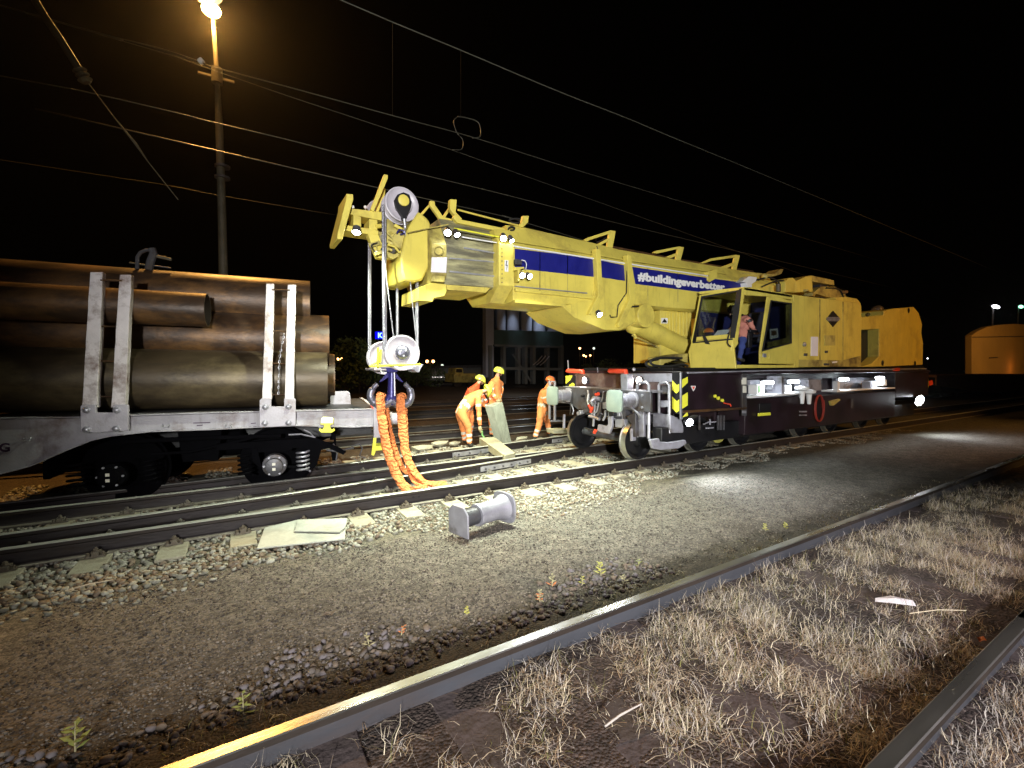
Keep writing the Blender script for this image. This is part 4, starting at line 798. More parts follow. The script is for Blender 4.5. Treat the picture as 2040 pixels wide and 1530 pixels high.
# rope guides on top of the boom
def guide(name, polys, Y, th=.05): return side(name, [P_(zf, p) for zf, p in polys], Y, Y+th, M['yellow'], None, .004)
guide('rope_guide', [(z1, [(1005, 355), (1050, 360), (1055, 400), (1140, 520), (1230, 545), (1225, 580), (1115, 562), (1000, 400)])], 6.32)
guide('rope_guide', [(z1, [(1210, 340), (1275, 345), (1270, 430), (1265, 470), (1330, 540), (1300, 560), (1215, 450), (1205, 400)])], 6.25, .08); guide('rope_guide', [(z1, [(905, 490), (1000, 385), (1015, 400), (930, 500)])], 6.6); guide('rope_guide', [(z1, [(1130, 520), (1215, 400), (1225, 420), (1150, 540)])], 6.6)
guide('rope_guide', [(z5, [(1165, 315), (1235, 322), (1225, 400), (1160, 465), (1100, 450), (1150, 400)])], 6.22, .07)
for poly in ([(880, 320), (925, 328), (890, 515), (850, 510), (858, 455)], [(665, 400), (700, 380), (880, 322), (885, 345), (715, 400), (690, 412)], [(780, 432), (865, 385), (862, 410), (800, 445)]): guide('rope_guide', [(z2, poly)], 6.28)
for poly in ([(1440, 452), (1480, 458), (1445, 600), (1410, 590)], [(1230, 505), (1245, 490), (1440, 452), (1442, 470), (1260, 510)], [(1330, 540), (1420, 505), (1415, 530), (1370, 548)]): guide('rope_guide', [(z2, poly)], 6.28)
for poly in ([(1900, 520), (1935, 525), (1905, 650), (1875, 645)], [(1610, 590), (1700, 550), (1900, 520), (1900, 540), (1710, 568), (1640, 590)], [(1750, 632), (1890, 580), (1888, 600), (1800, 645)]): guide('rope_guide', [(z2, poly)], 6.28)
for a_, b_, Y_, r_, m_ in (((912, 418), (1035, 450), 6.3, .014, 'yellow'), ((905, 455), (1000, 473), 6.0, .012, 'chev_y'), ((812, 464), (893, 447), 6.1, .008, 'yellow_dirty'), ((920, 472), (1024, 489), 6.02, .010, 'white'), ((1024, 480), (1250, 518), 6.02, .006, 'yellow'), ((1250, 518), (1450, 545), 6.02, .006, 'yellow')):
    build('guy_line', MB().tube([PY(*a_, Y_), PY(*b_, Y_)], r_, 6), M[m_], cr)
for zf, pts, Y in ((z5, [(980, 380), (1020, 360), (1100, 355), (1150, 380), (1080, 410), (1000, 400)], 6.5), (z2, [(760, 400), (790, 380), (850, 372), (820, 400), (770, 420)], 6.5), (z5, [(970, 490), (1000, 460), (1050, 470), (1040, 495), (1000, 500)], 6.2)):
    build('hose_loop', MB().tube(arc([PY(*zf(*p), Y) for p in pts]), .014, 6), M['rubber'], cr)
build('top_pipe', MB().tube([PY(1220, 492, 6.4), PY(1318, 511, 6.4), PY(1416, 528, 6.4), PY(1500, 541, 6.4)], .02, 8), M['rust'], cr)
# rear top of the boom: winch gear above the cab
side('boom_tail', [P_(z3, [(460, 95), (620, 90), (760, 100), (800, 100), (845, 62), (868, 62), (850, 100), (800, 118), (740, 125), (620, 118), (600, 140), (470, 135)])], 6.2, 6.5, M['yellow_dirty'])
side('boom_bracket', P_(z3, [(275, 85), (350, 60), (352, 130), (290, 165), (275, 150)]), 6.02, 6.15, M['yellow'])
side('exhaust_box', P_(z3, [(540, 160), (600, 118), (662, 125), (650, 160), (620, 180), (620, 205), (585, 205), (580, 170)]), 5.9, 6.2, M['white'])
side('winch_box', [P_(z3, [(880, 160), (910, 132), (940, 130), (962, 150), (962, 240), (880, 245)]), P_(z3, [(962, 160), (1040, 122), (1090, 118), (1095, 240), (962, 245)])], 5.9, 6.7, M['yellow'])
side('winch_frame', [P_(z3, [(1000, 130), (1080, 112), (1260, 150), (1265, 190), (1095, 160)]), P_(z3, [(1160, 200), (1270, 200), (1330, 230), (1365, 290), (1240, 290), (1100, 250)])], 6.0, 6.6, M['yellow_dirty'])
rn = random.Random(3)
for i in range(22):
    x, y = rn.uniform(700, 1340), rn.uniform(190, 270); c = PY(*z3(x, y), rn.uniform(5.9, 6.9)); build('winch_component', MB().box(c, (rn.uniform(.05, .3), rn.uniform(.05, .3), rn.uniform(.04, .16)), rn.uniform(0, 3)), M[rn.choice(['dkgrey', 'yellow_dirty', 'dkgrey', 'rust'])], cr, .006)
build('winch_drum', MB().cyl(PY(*z3(1180, 230), 6.1), PY(*z3(1180, 230), 6.1)+Vector((0, .8, 0)), .22, n=28), M['dkgrey'], cr)
for (x, y, r_) in ((720, 120, .07), (600, 190, .05), (1095, 265, .06), (1040, 262, .05)): build('roof_fitting', MB().ball(PY(*z3(x, y), 6.0), r_), M['yellow_dirty'], cr)
for pts in ([(640, 150), (760, 130), (830, 170), (840, 240)], [(700, 200), (800, 160), (900, 150)], [(1200, 210), (1300, 220), (1340, 290)]): build('hose', MB().tube(arc([PY(*z3(*p), 5.98) for p in pts]), .018, 6), M['rubber'], cr)
build('exhaust_pipe', MB().cyl(PY(*z3(825, 240), 5.9), PY(*z3(825, 180), 5.9), .05, n=14), M['post'], cr)
side('roof_rail', P_(z3, [(1270, 285), (1360, 280), (1440, 295), (1450, 305), (1470, 330), (1465, 352), (1400, 330), (1280, 310)]), 5.3, 6.0, M['yellow'])
# ---------------------------------------------------------------- superstructure
YS = 5.12
XC = PY(*z7(1000, 600), YS).x                                               # plane of the windscreen's near edge
zfl = PY(1500, 733, YS).z
# cab: side frame round the door and the window, front frame, roof, floor
cab = build('cab', (lambda mb: (
    mb.pp(P_(z7, [(985, 160), (1040, 95), (1910, 240), (1910, 265), (1910, 1400), (1905, 1460), (870, 1470), (850, 1440), (835, 1000)]) if False else P_(z7, [(1040, 100), (1910, 240), (1930, 330), (1480, 262), (1045, 235)]), YS, YS+.06),
    mb.pp(P_(z7, [(1850, 330), (1965, 250), (1965, 1465), (1900, 1465), (1900, 1300), (1855, 1050)]), YS, YS+.06),
    mb.pp(P_(z7, [(1480, 262), (1855, 375), (1855, 340), (1480, 225)]), YS+.002, YS+.055),
    mb.pp(P_(z7, [(1330, 1180), (1850, 1060), (1905, 1300), (1905, 1420), (1325, 1390)]), YS, YS+.06),
    mb.pp(P_(z7, [(900, 1415), (1910, 1420), (1965, 1465), (870, 1475)]), YS-.02, YS+.9),
    mb.pp(P_(z7, [(985, 160), (1045, 100), (1050, 240), (1000, 560), (940, 1000), (945, 1060), (880, 1150), (910, 1470), (850, 1472), (820, 1150), (850, 1000), (930, 560)]), YS-.003, YS+.09),
    mb)[-1])(MB()), M['yellow'], cr, .01)
# sliding door standing open over the rear window
side('sliding_door', [P_(z7, [(1440, 262), (1500, 262), (1340, 1190), (1330, 1395), (1310, 1395), (1310, 1180)]), P_(z7, [(1480, 262), (1855, 330), (1905, 340), (1905, 1300), (1850, 1060), (1850, 385), (1490, 320)]), P_(z7, [(1345, 1185), (1850, 1055), (1850, 1090), (1905, 1300), (1905, 1405), (1325, 1395), (1330, 1190)])], YS-.035, YS-.005, M['yellow'], cab, .006)
side('window_seal', [P_(z7, [(1495, 322), (1852, 372), (1852, 395), (1505, 345)]), P_(z7, [(1495, 322), (1515, 325), (1375, 1170), (1352, 1190)]), P_(z7, [(1352, 1190), (1850, 1055), (1850, 1035), (1372, 1165)]), P_(z7, [(1838, 380), (1852, 380), (1852, 1055), (1838, 1055)])], YS-.045, YS-.034, M['rubber'], cab, .002)
side('window_frame', [P_(z7, [(1760, 400), (1840, 400), (1840, 1040), (1440, 1130), (1450, 1035), (1760, 960)])], YS-.02, YS-.005, M['yellow_dirty'], cab, .004)
side('side_window', P_(z7, [(1510, 345), (1840, 390), (1840, 1040), (1370, 1165)]), YS-.032, YS-.026, M['glass'], cab, 0)
side('instruction_card', [P_(z7, [(1480, 815), (1610, 800), (1625, 955), (1490, 985)])], YS+.03, YS+.035, M['white'], cab, 0); side('card_picture', [P_(z7, [(1505, 840), (1590, 832), (1595, 915), (1505, 925)])], YS+.026, YS+.029, M['rust'], cab, 0)
side('door_handle', P_(z7, [(1360, 1225), (1420, 1225), (1420, 1290), (1360, 1290)]), YS-.05, YS-.036, M['galv'], cab, .004); side('door_latch', P_(z7, [(1470, 1220), (1520, 1220), (1515, 1320), (1465, 1320)]), YS-.05, YS-.036, M['yellow'], cab, .004)
# windscreen side: front wall plane through the near pillar, running to the boom side
XF_ = XC-.02
def PFR(x, y):                                                               # raked front plane of the cab, swung a little
    a_ = PY(*z7(985, 160), YS); b_ = PY(*z7(850, 1000), YS); n_ = (b_-a_).cross(Vector((-.22, 1, 0))).normalized(); v = ray(x, y); t = (a_-CAM).dot(n_)/v.dot(n_); return CAM+v*t
_a = PY(*z7(985, 160), YS); _b = PY(*z7(850, 1000), YS); NFR = (_b-_a).cross(Vector((-.22, 1, 0))).normalized(); NFR = NFR if NFR.x < 0 else -NFR
def frp(name, polys, d0, d1, m, par, bevel=.004):
    mb = MB()
    for p in polys: mb.prism([PFR(*z7(*q))+NFR*d0 for q in p], NFR*(d1-d0))
    return build(name, mb, m, par, bevel)
frp('windscreen_frame', [[(285, 240), (960, 110), (950, 150), (330, 268)], [(285, 240), (330, 268), (200, 1000), (140, 1020), (215, 620)], [(140, 1020), (860, 965), (850, 1000), (150, 1050)], [(200, 950), (800, 895), (800, 965), (195, 1005)]], -.05, .0, M['yellow'], cab)
frp('windscreen_seal', [[(320, 262), (950, 150), (950, 172), (325, 285)], [(320, 262), (345, 275), (205, 1030), (170, 1035)], [(170, 1035), (850, 970), (850, 995), (172, 1055)], [(915, 165), (1000, 120), (960, 500), (880, 960), (800, 970), (840, 600)]], -.01, .008, M['rubber'], cab)
frp('windscreen', [[(330, 275), (940, 165), (830, 965), (195, 1025)]], -.02, -.012, M['glass'], cab, 0)
frp('front_panel', [[(140, 1045), (855, 990), (870, 1150), (905, 1475), (125, 1475), (90, 1200)]], -.06, .0, M['yellow'], cab, .012)
frp('wiper', [[(345, 930), (390, 930), (470, 1075), (390, 1065)]], .01, .03, M['rubber'], cab, .003)
build('grab_hose', MB().tube(arc([PFR(*z7(*p))+NFR*.03 for p in [(800, 900), (775, 990), (775, 1060), (810, 1110), (830, 1115)]]), .012, 8), M['rubber'], cab)
frp('paper_sheet', [[(480, 918), (560, 815), (780, 795), (705, 885), (690, 905)]], -.09, -.085, M['paper'], cab, 0)
q = [PFR(*z7(*p)) for p in [(285, 240), (960, 110)]]
zt = PY(*z7(1040, 100), YS).z
mb = MB(); A0 = PY(*z7(1040, 100), YS); A1 = PY(*z7(1910, 240), YS)
mb.add([A0, A1, A1+Vector((0, 1.0, 0)), Vector((q[0].x, q[0].y, A0.z)), A0-Vector((0, 0, .05)), A1-Vector((0, 0, .05)), A1+Vector((0, 1.0, -.05)), Vector((q[0].x, q[0].y, A0.z-.05))], [(0, 1, 2, 3), (7, 6, 5, 4), (0, 4, 5, 1), (1, 5, 6, 2), (2, 6, 7, 3), (3, 7, 4, 0)])
build('cab_roof', mb, M['yellow'], cab)
mb = MB(); mb.bb((XC+.1, YS+.99, zfl+.02), (A1.x, YS+1.03, zt-.03)); mb.bb((A1.x-.03, YS+.05, zfl+.02), (A1.x, YS+1.0, zt-.03)); build('cab_lining', mb, M['cabblue'], cab)
mb = MB(); c = PY(*z7(1240, 700), YS+.55); mb.box(c+Vector((.15, 0, -.1)), (.12, .42, .65), 0, 0, -.15).box(c+Vector((0, 0, -.38)), (.45, .42, .12)); build('driver_seat', mb, M['dim'], cab, .04)
mb = MB(); c = PY(*z7(1120, 1000), YS+.3); mb.box(c, (.12, .08, .3)).box(c+Vector((.1, 0, .18)), (.25, .10, .05)); build('control_console', mb, M['black'], cab, .01)
# machinery house
house = side('machinery_house', P_(z3, [(965, 265), (1440, 322), (1472, 335), (1478, 360), (1475, 825), (970, 830)]), YS+.005, 7.9, M['yellow_house'] if 'yellow_house' in M else M['yellow'], None, .02)
for p in ([(975, 270), (985, 270), (985, 825), (975, 825)], [(1148, 300), (1156, 300), (1156, 825), (1148, 825)], [(1330, 320), (1336, 320), (1336, 790), (1330, 790)]): side('door_seam', P_(z3, p), YS-.001, YS+.004, M['yellow_dirty'], house, 0)
side('corner_post', P_(z3, [(945, 262), (985, 268), (985, 832), (955, 832)]), YS-.03, YS+.004, M['yellow'], house, .006)
side('diamond_emblem', P_(z3, [(1255, 388), (1310, 450), (1255, 516), (1205, 450)]), YS-.008, YS+.004, M['black'], house, 0)
side('emblem_bar', [P_(z3, [(1210, 438), (1302, 438), (1302, 445), (1210, 445)]), P_(z3, [(1205, 448), (1310, 448), (1310, 460), (1205, 460)]), P_(z3, [(1212, 463), (1300, 463), (1300, 470), (1212, 470)])], YS-.012, YS-.008, M['galv'], house, 0)
side('white_label', P_(z3, [(1085, 592), (1138, 592), (1136, 742), (1082, 742)]), YS-.006, YS+.004, M['paper'], house, 0)
build('filler_cap', MB().lathe(PY(*z3(1025, 652), YS), (0, -1, 0), [(0, .045), (.03, .045), (.04, .03)], 16), M['galv'], house)
side('vent_panel', P_(z3, [(1190, 580), (1272, 580), (1272, 660), (1190, 660)]), YS-.005, YS+.004, M['yellow_dirty'], house, 0)
for p in ([(1030, 722), (1055, 722), (1055, 742), (1030, 742)], [(1185, 798), (1225, 800), (1225, 815), (1185, 815)], [(1195, 700), (1215, 700), (1215, 718), (1195, 718)]): side('latch', P_(z3, p), YS-.012, YS+.004, M['dkgrey'], house, .002)
side('lamp_reflector', P_(z3, [(1248, 786), (1288, 782), (1286, 795), (1250, 798)]), YS-.01, YS+.004, M['white'], house, 0)
side('skirt_panel', P_(z3, [(985, 770), (1330, 775), (1470, 740), (1474, 826), (985, 826)]), YS-.004, YS+.004, M['yellow_dirty'], house, .002)
side('turntable', P_(z3, [(0, 835), (1960, 820), (1985, 845), (0, 858)]), 5.35, 7.7, M['black'])
# counterweight
cwt = side('counterweight', P_(z3, [(1615, 530), (1470, 540), (1470, 440), (1560, 430), (1650, 425), (1652, 388), (1720, 372), (1885, 358), (1925, 405), (1952, 495), (1945, 560), (1958, 640), (1955, 812), (1700, 825), (1590, 828), (1480, 828), (1560, 800), (1615, 745)]), 5.25, 7.85, M['yellow'], None, .02)
side('opening_shade', P_(z3, [(1472, 535), (1620, 530), (1620, 750), (1475, 830)]), 5.5, 5.55, M['black'], cwt, 0)  # black sheet standing in for the shade inside the opening
for (x, y) in ((1846, 386), (1642, 797), (1895, 800)): build('lifting_hole', MB().cyl(PY(*z3(x, y), 5.245), PY(*z3(x, y), 5.245)+Vector((0, .004, 0)), .07, n=16), M['black'], cwt)
build('hose', MB().tube(arc([PY(*z3(*p), 6.0) for p in [(1480, 560), (1530, 570), (1560, 610), (1530, 650), (1600, 660)]]), .05, 8), M['dkgrey'], cwt)
build('rear_fitting', MB().ball(PY(*z3(1600, 380), 6.2), .16, sc=(1, 1, .8)), M['dkgrey'], cr); build('rear_fitting', MB().ball(PY(*z3(1528, 420), 5.6), .06), M['yellow_dirty'], cr)
# ---------------------------------------------------------------- chassis
YK = 5.05; XK = PY(1358, 800, YK).x; YKF = 8.05; XR = PY(1852, 780, YK).x
zt_, zm_ = 1.555, 1.02
xa = PY(1488, 780, YK).x; xb_ = PY(1787, 760, YK).x
mb = MB(); mb.bb((XK, YK, zt_-.06), (XR, YKF, zt_)); mb.bb((XK, YK+.03, .84), (xa, YKF, zt_-.062)); mb.bb((xb_, YK+.03, .84), (XR, YKF, zt_-.062)); mb.bb((xa+.002, YK+.65, .5), (xb_-.002, YKF-.4, zt_-.062))
mb.bb((xa+.002, YK+.03, .36), (xb_-.002, YK+.6, zm_)); ch_ = build('chassis', mb, M['maroon'], cr, .012)
side('side_rail', [(1360, 818), (1488, 811), (1488, 815), (1360, 823)], YK-.02, YK+.04, M['rust'], ch_, .003)
side('bay_ledge', [P_(z3, [(605, 1055), (850, 1038), (990, 1028), (1090, 1018), (1090, 1028), (990, 1042), (850, 1055), (605, 1072)])], YK-.02, YK+.3, M['white'], ch_, .003)
side('bay_ledge', [P_(z3, [(1285, 1012), (1500, 1000), (1740, 988), (1740, 996), (1500, 1010), (1285, 1026)])], YK-.02, YK+.3, M['white'], ch_, .003)
def boxside(name, zf, pts, Y0, Y1, m, bv=.006): return side(name, P_(zf, pts), Y0, Y1, M[m], ch_, bv)
boxside('bay_panel', z3, [(610, 930), (850, 925), (850, 1040), (610, 1055)], YK+.45, YK+.6, 'grey'); boxside('bay_panel', z3, [(870, 920), (1060, 915), (1060, 1025), (870, 1035)], YK+.45, YK+.6, 'grey'); boxside('bay_panel', z3, [(1280, 915), (1720, 905), (1720, 985), (1280, 1005)], YK+.5, YK+.6, 'grey')
boxside('bay_post', z3, [(852, 900), (872, 900), (872, 1050), (852, 1052)], YK, YK+.3, 'grey'); boxside('grey_cabinet', z3, [(1062, 928), (1160, 925), (1165, 1010), (1065, 1018)], YK, YK+.3, 'grey')
boxside('valve_block', z3, [(660, 970), (720, 965), (720, 1035), (660, 1042)], YK+.12, YK+.3, 'white'); boxside('valve_block', z3, [(780, 960), (820, 958), (820, 1000), (780, 1005)], YK+.12, YK+.3, 'galv'); boxside('valve_block', z3, [(880, 975), (930, 970), (930, 1030), (880, 1032)], YK+.12, YK+.3, 'white')
boxside('lime_marker', z3, [(678, 975), (688, 975), (688, 1025), (678, 1025)], YK+.1, YK+.12, 'lime'); boxside('valve_block', z3, [(1545, 945), (1620, 935), (1620, 990), (1545, 997)], YK+.12, YK+.3, 'galv'); boxside('bay_post', z3, [(1290, 940), (1308, 940), (1308, 1010), (1290, 1012)], YK, YK+.1, 'white')
boxside('white_bottle', z3, [(1645, 925), (1675, 925), (1678, 975), (1645, 978)], YK, YK+.15, 'white', .02)
for (x, yt, yb) in ((1012, 990, 1115), (1065, 1015, 1118)):
    a = PY(*z3(x, yt), YK-.08); b = PY(*z3(x, yb), YK-.08); build('white_funnel', MB().lathe(a, b-a, [(-.03, .06), (.0, .13), (.04, .12), (.07, .055), ((b-a).length, .035)], 20), M['white'], ch_)
c = PY(*z3(1140, 1150), YK-.03); build('red_hose_coil', MB().tube([c+Vector((.17*math.cos(t*.4), -.001*t, .28*math.sin(t*.4))) for t in range(34)], .016, 6), mat('red_hose', (.30, .03, .02), .5), ch_)
boxside('yellow_plate', z3, [(672, 1190), (765, 1182), (768, 1205), (672, 1213)], YK-.02, YK, 'chev_y', .002)
boxside('access_hatch', z3, [(680, 1115), (770, 1110), (770, 1180), (680, 1185)], YK-.0, YK+.028, 'black')
boxside('fitting', z3, [(1232, 1095), (1300, 1075), (1315, 1085), (1260, 1130), (1240, 1130)], YK-.02, YK+.02, 'yellow_dirty'); boxside('stencil_block', z3, [(990, 1172), (1050, 1172), (1050, 1182), (990, 1182)], YK+.026, YK+.029, 'grey', 0); boxside('stencil_block', z3, [(990, 1200), (1050, 1200), (1050, 1210), (990, 1210)], YK+.026, YK+.029, 'grey', 0)
boxside('stencil_block', z3, [(1395, 1080), (1412, 1080), (1412, 1150), (1395, 1150)], YK+.026, YK+.029, 'dkgrey', 0)
boxside('reflector_strip', z3, [(550, 912), (578, 912), (578, 965), (550, 965)], YK-.01, YK+.02, 'reflect', .002); boxside('reflector_strip', z3, [(552, 975), (578, 975), (578, 1030), (552, 1030)], YK-.01, YK+.02, 'reflect', .002); boxside('reflector_strip', z3, [(552, 1170), (576, 1170), (576, 1190), (552, 1190)], YK-.01, YK+.02, 'galv', .002)
boxside('post_strip', z3, [(545, 860), (582, 860), (580, 1210), (550, 1210)], YK+.0, YK+.03, 'dkgrey', .003)
for (x, y) in ((325, 1056), (350, 1072), (382, 1090)): build('yellow_tap', MB().lathe(PY(*z3(x, y), YK+.02), (0, -1, 0), [(0, .028), (.03, .030), (.035, .015)], 12), M['chev_y'], ch_)
build('red_lever', MB().tube([PY(*z3(x, y), YK-.02) for x, y in [(400, 1110), (450, 1120), (455, 1135)]], .012, 6), M['red'], ch_)
a = PY(*z3(145, 978), YK+.018); text('▽', a, .01, (1, 0, 0), UP, ch_, M['white'])
boxside('triangle_sign', z3, [(145, 976), (183, 976), (165, 1018)], YK+.015, YK+.029, 'white', 0); boxside('triangle_centre', z3, [(153, 982), (175, 982), (165, 1006)], YK+.010, YK+.014, 'red', 0)
boxside('red_lamp', z3, [(1735, 838), (1778, 835), (1778, 858), (1735, 860)], YK-.03, YK+.02, 'red')
boxside('deck_edge', z3, [(120, 868), (760, 852), (1985, 838), (1985, 846), (760, 860), (120, 880)], YK-.03, YK-.002, 'grey', .002)
# chevrons on the near corner, wrapping from front face to side
def chev(xc, ys, side_px):
    pass
C4 = lambda pts: P_(z4, pts)
for (a, b, c_, d_) in (((1415, 290, 1480, 258), (1480, 318), (1415, 380), 0), ((1415, 455, 1480, 415), (1480, 548), (1415, 590), 0)):
    side('chevron', C4([(a[0], a[1]), (a[2], a[3]), b, c_]), YK-.012, YK+.028, M['chev_y'], ch_, 0)
side('chevron', C4([(1480, 608), (1482, 655), (1425, 668)]), YK-.012, YK+.028, M['chev_y'], ch_, 0)
side('chevron_plate', C4([(1411, 215), (1484, 215), (1488, 660), (1425, 680), (1411, 680)]), YK-.010, YK+.027, M['black'], ch_, .002)
XP = XK-.02
front('chevron_plate', [C4([(1322, 215), (1410, 215), (1410, 640), (1322, 620)])], XP, XP+.018, M['black'], ch_, .002)
front('chevron', [C4([(1322, 295), (1368, 345), (1409, 318), (1409, 385), (1362, 428), (1322, 390)]), C4([(1322, 460), (1368, 510), (1409, 470), (1409, 590), (1365, 622), (1322, 580)])], XP-.006, XP, M['chev_y'], ch_, 0)
side('corner_pipe', C4([(1408, 215), (1422, 215), (1424, 690), (1410, 690)]), YK-.03, YK-.005, M['galv'], ch_, .004)
front('chevron_plate', [C4([(238, 250), (305, 245), (330, 250), (328, 380), (245, 378)])], XP-.02, XP+.018, M['black'], ch_, .002)
front('chevron', [C4([(240, 250), (308, 245), (285, 290), (240, 330)]), C4([(270, 378), (275, 340), (310, 320), (326, 330), (326, 378)])], XP-.026, XP-.02, M['chev_y'], ch_, 0)
# front face furniture
front('front_wall', [C4([(330, 225), (1322, 222), (1322, 400), (330, 390)])], XK-.01, XK+.02, mat('dull_front_panel', (0.10, 0.06, 0.055), 0.45, var=.3, dirt=(.2, .17, .15), dirt_amt=.35), ch_)
front('light_panel', [C4([(905, 225), (1315, 225), (1315, 310), (1060, 310), (905, 300)])], XK-.03, XK-.01, M['grey'], ch_)
front('grey_post', [C4([(790, 228), (862, 228), (868, 300), (866, 415), (800, 412)])], XK-.35, XK-.2, M['grey'], ch_, .02)
front('window_box', [C4([(1180, 345), (1275, 345), (1275, 430), (1180, 440)])], XK-.06, XK-.03, M['dkgrey'], ch_)
for xs in ((260, 425), (685, 862)):
    x0, x1 = xs; yt = 186
    a = PX(*z4(x0, yt+12), XK-.3); b = PX(*z4(x1-8, yt+18), XK-.3)
    build('red_handle', MB().tube([a+Vector((0, 0, -.02)), a, b, b+Vector((0, 0, -.05))], .045, 10), M['red'], ch_, ang=60)
build('hand_rail', MB().tube([PX(*z4(268, 190), XK-.3), PX(*z4(262, 90), XK-.3)], .012, 6).tube([PX(*z4(565, 215), XK-.2), PX(*z4(562, 165), XK-.2)], .012, 6), M['galv'], ch_)
build('handle_knob', MB().ball(PX(*z4(932, 182), XK-.1), .035), M['galv'], ch_)
for (x, y) in ((438, 295), (992, 298)):
    c = PX(*z4(x, y), XK-.06); h = build('headlamp', MB().lathe(c+Vector((.06, 0, 0)), (-1, 0, 0), [(0, .075), (.07, .085), (.08, .08)], 20), M['dkgrey'], ch_)
    build('lens', MB().lathe(c+Vector((-.021, 0, 0)), (-1, 0, 0), [(0, .068), (.012, .05), (.016, .01)], 20), M['lens_h'], h)
    spot(c+Vector((-.08, 0, 0)), c+Vector((-3, 0, -.9)), 7, (1, .9, .85), 110, .8, .05)
# headstock, platform and coupling
XB = XK-.48
bufc = [PX(*z4(706, 508), XB-.30), PX(*z4(136, 460), XB-.30)]
bufc = [Vector((XB, YC0-.875, 1.06)), Vector((XB, YC0+.875, 1.06))]
hst = build('headstock', MB().bb((XB, 5.28, .88), (XB+.05, 7.82, 1.22)).bb((XB+.052, 5.9, .7), (XK-.005, 7.2, 1.18)), M['dkgrey'], ch_, .008)
build('front_platform', MB().bb((XB+.05, 5.4, 1.19), (XK-.002, 7.7, 1.228)), M['galv'], hst, .004)
for yb_ in (5.45, 5.85, 7.1, 7.6):
    for zb_ in (.95, 1.15): build('bolt', MB().lathe((XB, yb_, zb_), (-1, 0, 0), [(0, .022), (.018, .022), (.022, .01)], 8), M['galv'], hst)
for k_ in range(9):
    rr_ = random.Random(k_+40); yy_ = rr_.uniform(5.6, 7.5); build('air_pipe', MB().tube(arc([Vector((XB-.02, yy_, 1.18)), Vector((XB-.06, yy_+rr_.uniform(-.1, .1), 1.0)), Vector((XB-.03, yy_+rr_.uniform(-.25, .25), .82)), Vector((XB+.1, yy_+rr_.uniform(-.3, .3), .66))]), rr_.uniform(.010, .020), 7), M[rr_.choice(['galv', 'dkgrey', 'rubber', 'grey'])], hst)
for k_ in range(8):
    rr_ = random.Random(k_+80); build('valve', MB().box((XB-.04, rr_.uniform(5.9, 7.3), rr_.uniform(.72, 1.1)), (.1, rr_.uniform(.05, .14), rr_.uniform(.05, .12)), 0, rr_.uniform(-.4, .4)), M[rr_.choice(['galv', 'dkgrey', 'black', 'grey'])], hst, .01)
build('draw_plate', MB().add([(XB-.02, YC0+.62, 1.2), (XB-.02, YC0+.05, 1.2), (XB-.02, YC0+.08, .8), (XB-.02, YC0+.4, .74), (XB-.001, YC0+.62, 1.2), (XB-.001, YC0+.05, 1.2), (XB-.001, YC0+.08, .8), (XB-.001, YC0+.4, .74)], [(0, 1, 2, 3), (7, 6, 5, 4), (0, 4, 5, 1), (1, 5, 6, 2), (2, 6, 7, 3), (3, 7, 4, 0)]), M['dkgrey'], hst, .006)
for b in bufc: buffer(ch_, b, Vector((-1, 0, 0)), .40, M['grey'], M['buffer'], r=.115, hw=.185, hh=.185)
cp = Vector((XB-.02, YC0-.25, 1.02))
cp = PX(*z4(545, 490), XB-.12)
build('coupling_hook', MB().tube([cp+Vector((.12, 0, 0)), cp+Vector((-.05, 0, .03)), cp+Vector((-.11, 0, -.03)), cp+Vector((-.06, 0, -.09)), cp+Vector((0, 0, -.06))], [.045, .045, .04, .035, .025], 10), M['galv'], hst, ang=60)
for pts, r_, m_ in (([(540, 500), (530, 640), (520, 760)], .022, 'galv'), ([(575, 520), (560, 610), (500, 640)], .02, 'galv'), ([(470, 430), (460, 500), (480, 560)], .016, 'white'), ([(475, 545), (500, 590), (495, 620)], .026, 'red'), ([(520, 560), (500, 600)], .03, 'red'), ([(545, 440), (575, 430)], .03, 'red'), ([(645, 600), (640, 660), (620, 700)], .022, 'galv'), ([(600, 520), (590, 600), (560, 660)], .03, 'dkgrey'), ([(440, 780), (500, 800), (540, 800)], .014, 'rubber'), ([(545, 800), (530, 830)], .032, 'red'), ([(480, 660), (530, 670), (580, 690)], .03, 'galv'), ([(300, 540), (320, 600), (310, 640)], .014, 'galv'), ([(225, 640), (222, 780)], .03, 'grey')):
    build('coupling_hose' if r_ < .025 else 'coupling_link', MB().tube([PX(*z4(*p), XB-.08) for p in pts], r_, 8), M[m_], hst, ang=60)
front('rail_guard', [C4([(665, 620), (708, 620), (710, 760), (680, 838), (590, 820), (555, 800), (570, 740), (650, 760), (668, 740)])], XB-.05, XB, M['grey'], hst, .01)
front('under_box', [C4([(740, 690), (830, 690), (850, 760), (840, 780), (740, 770)]), C4([(730, 600), (780, 600), (790, 660), (730, 660)])], XB, XB+.25, M['galv'], hst, .008)
front('side_plate', [C4([(270, 390), (450, 390), (470, 570), (360, 590), (300, 540)])], XB-.03, XB+.0, M['dkgrey'], hst, .006)
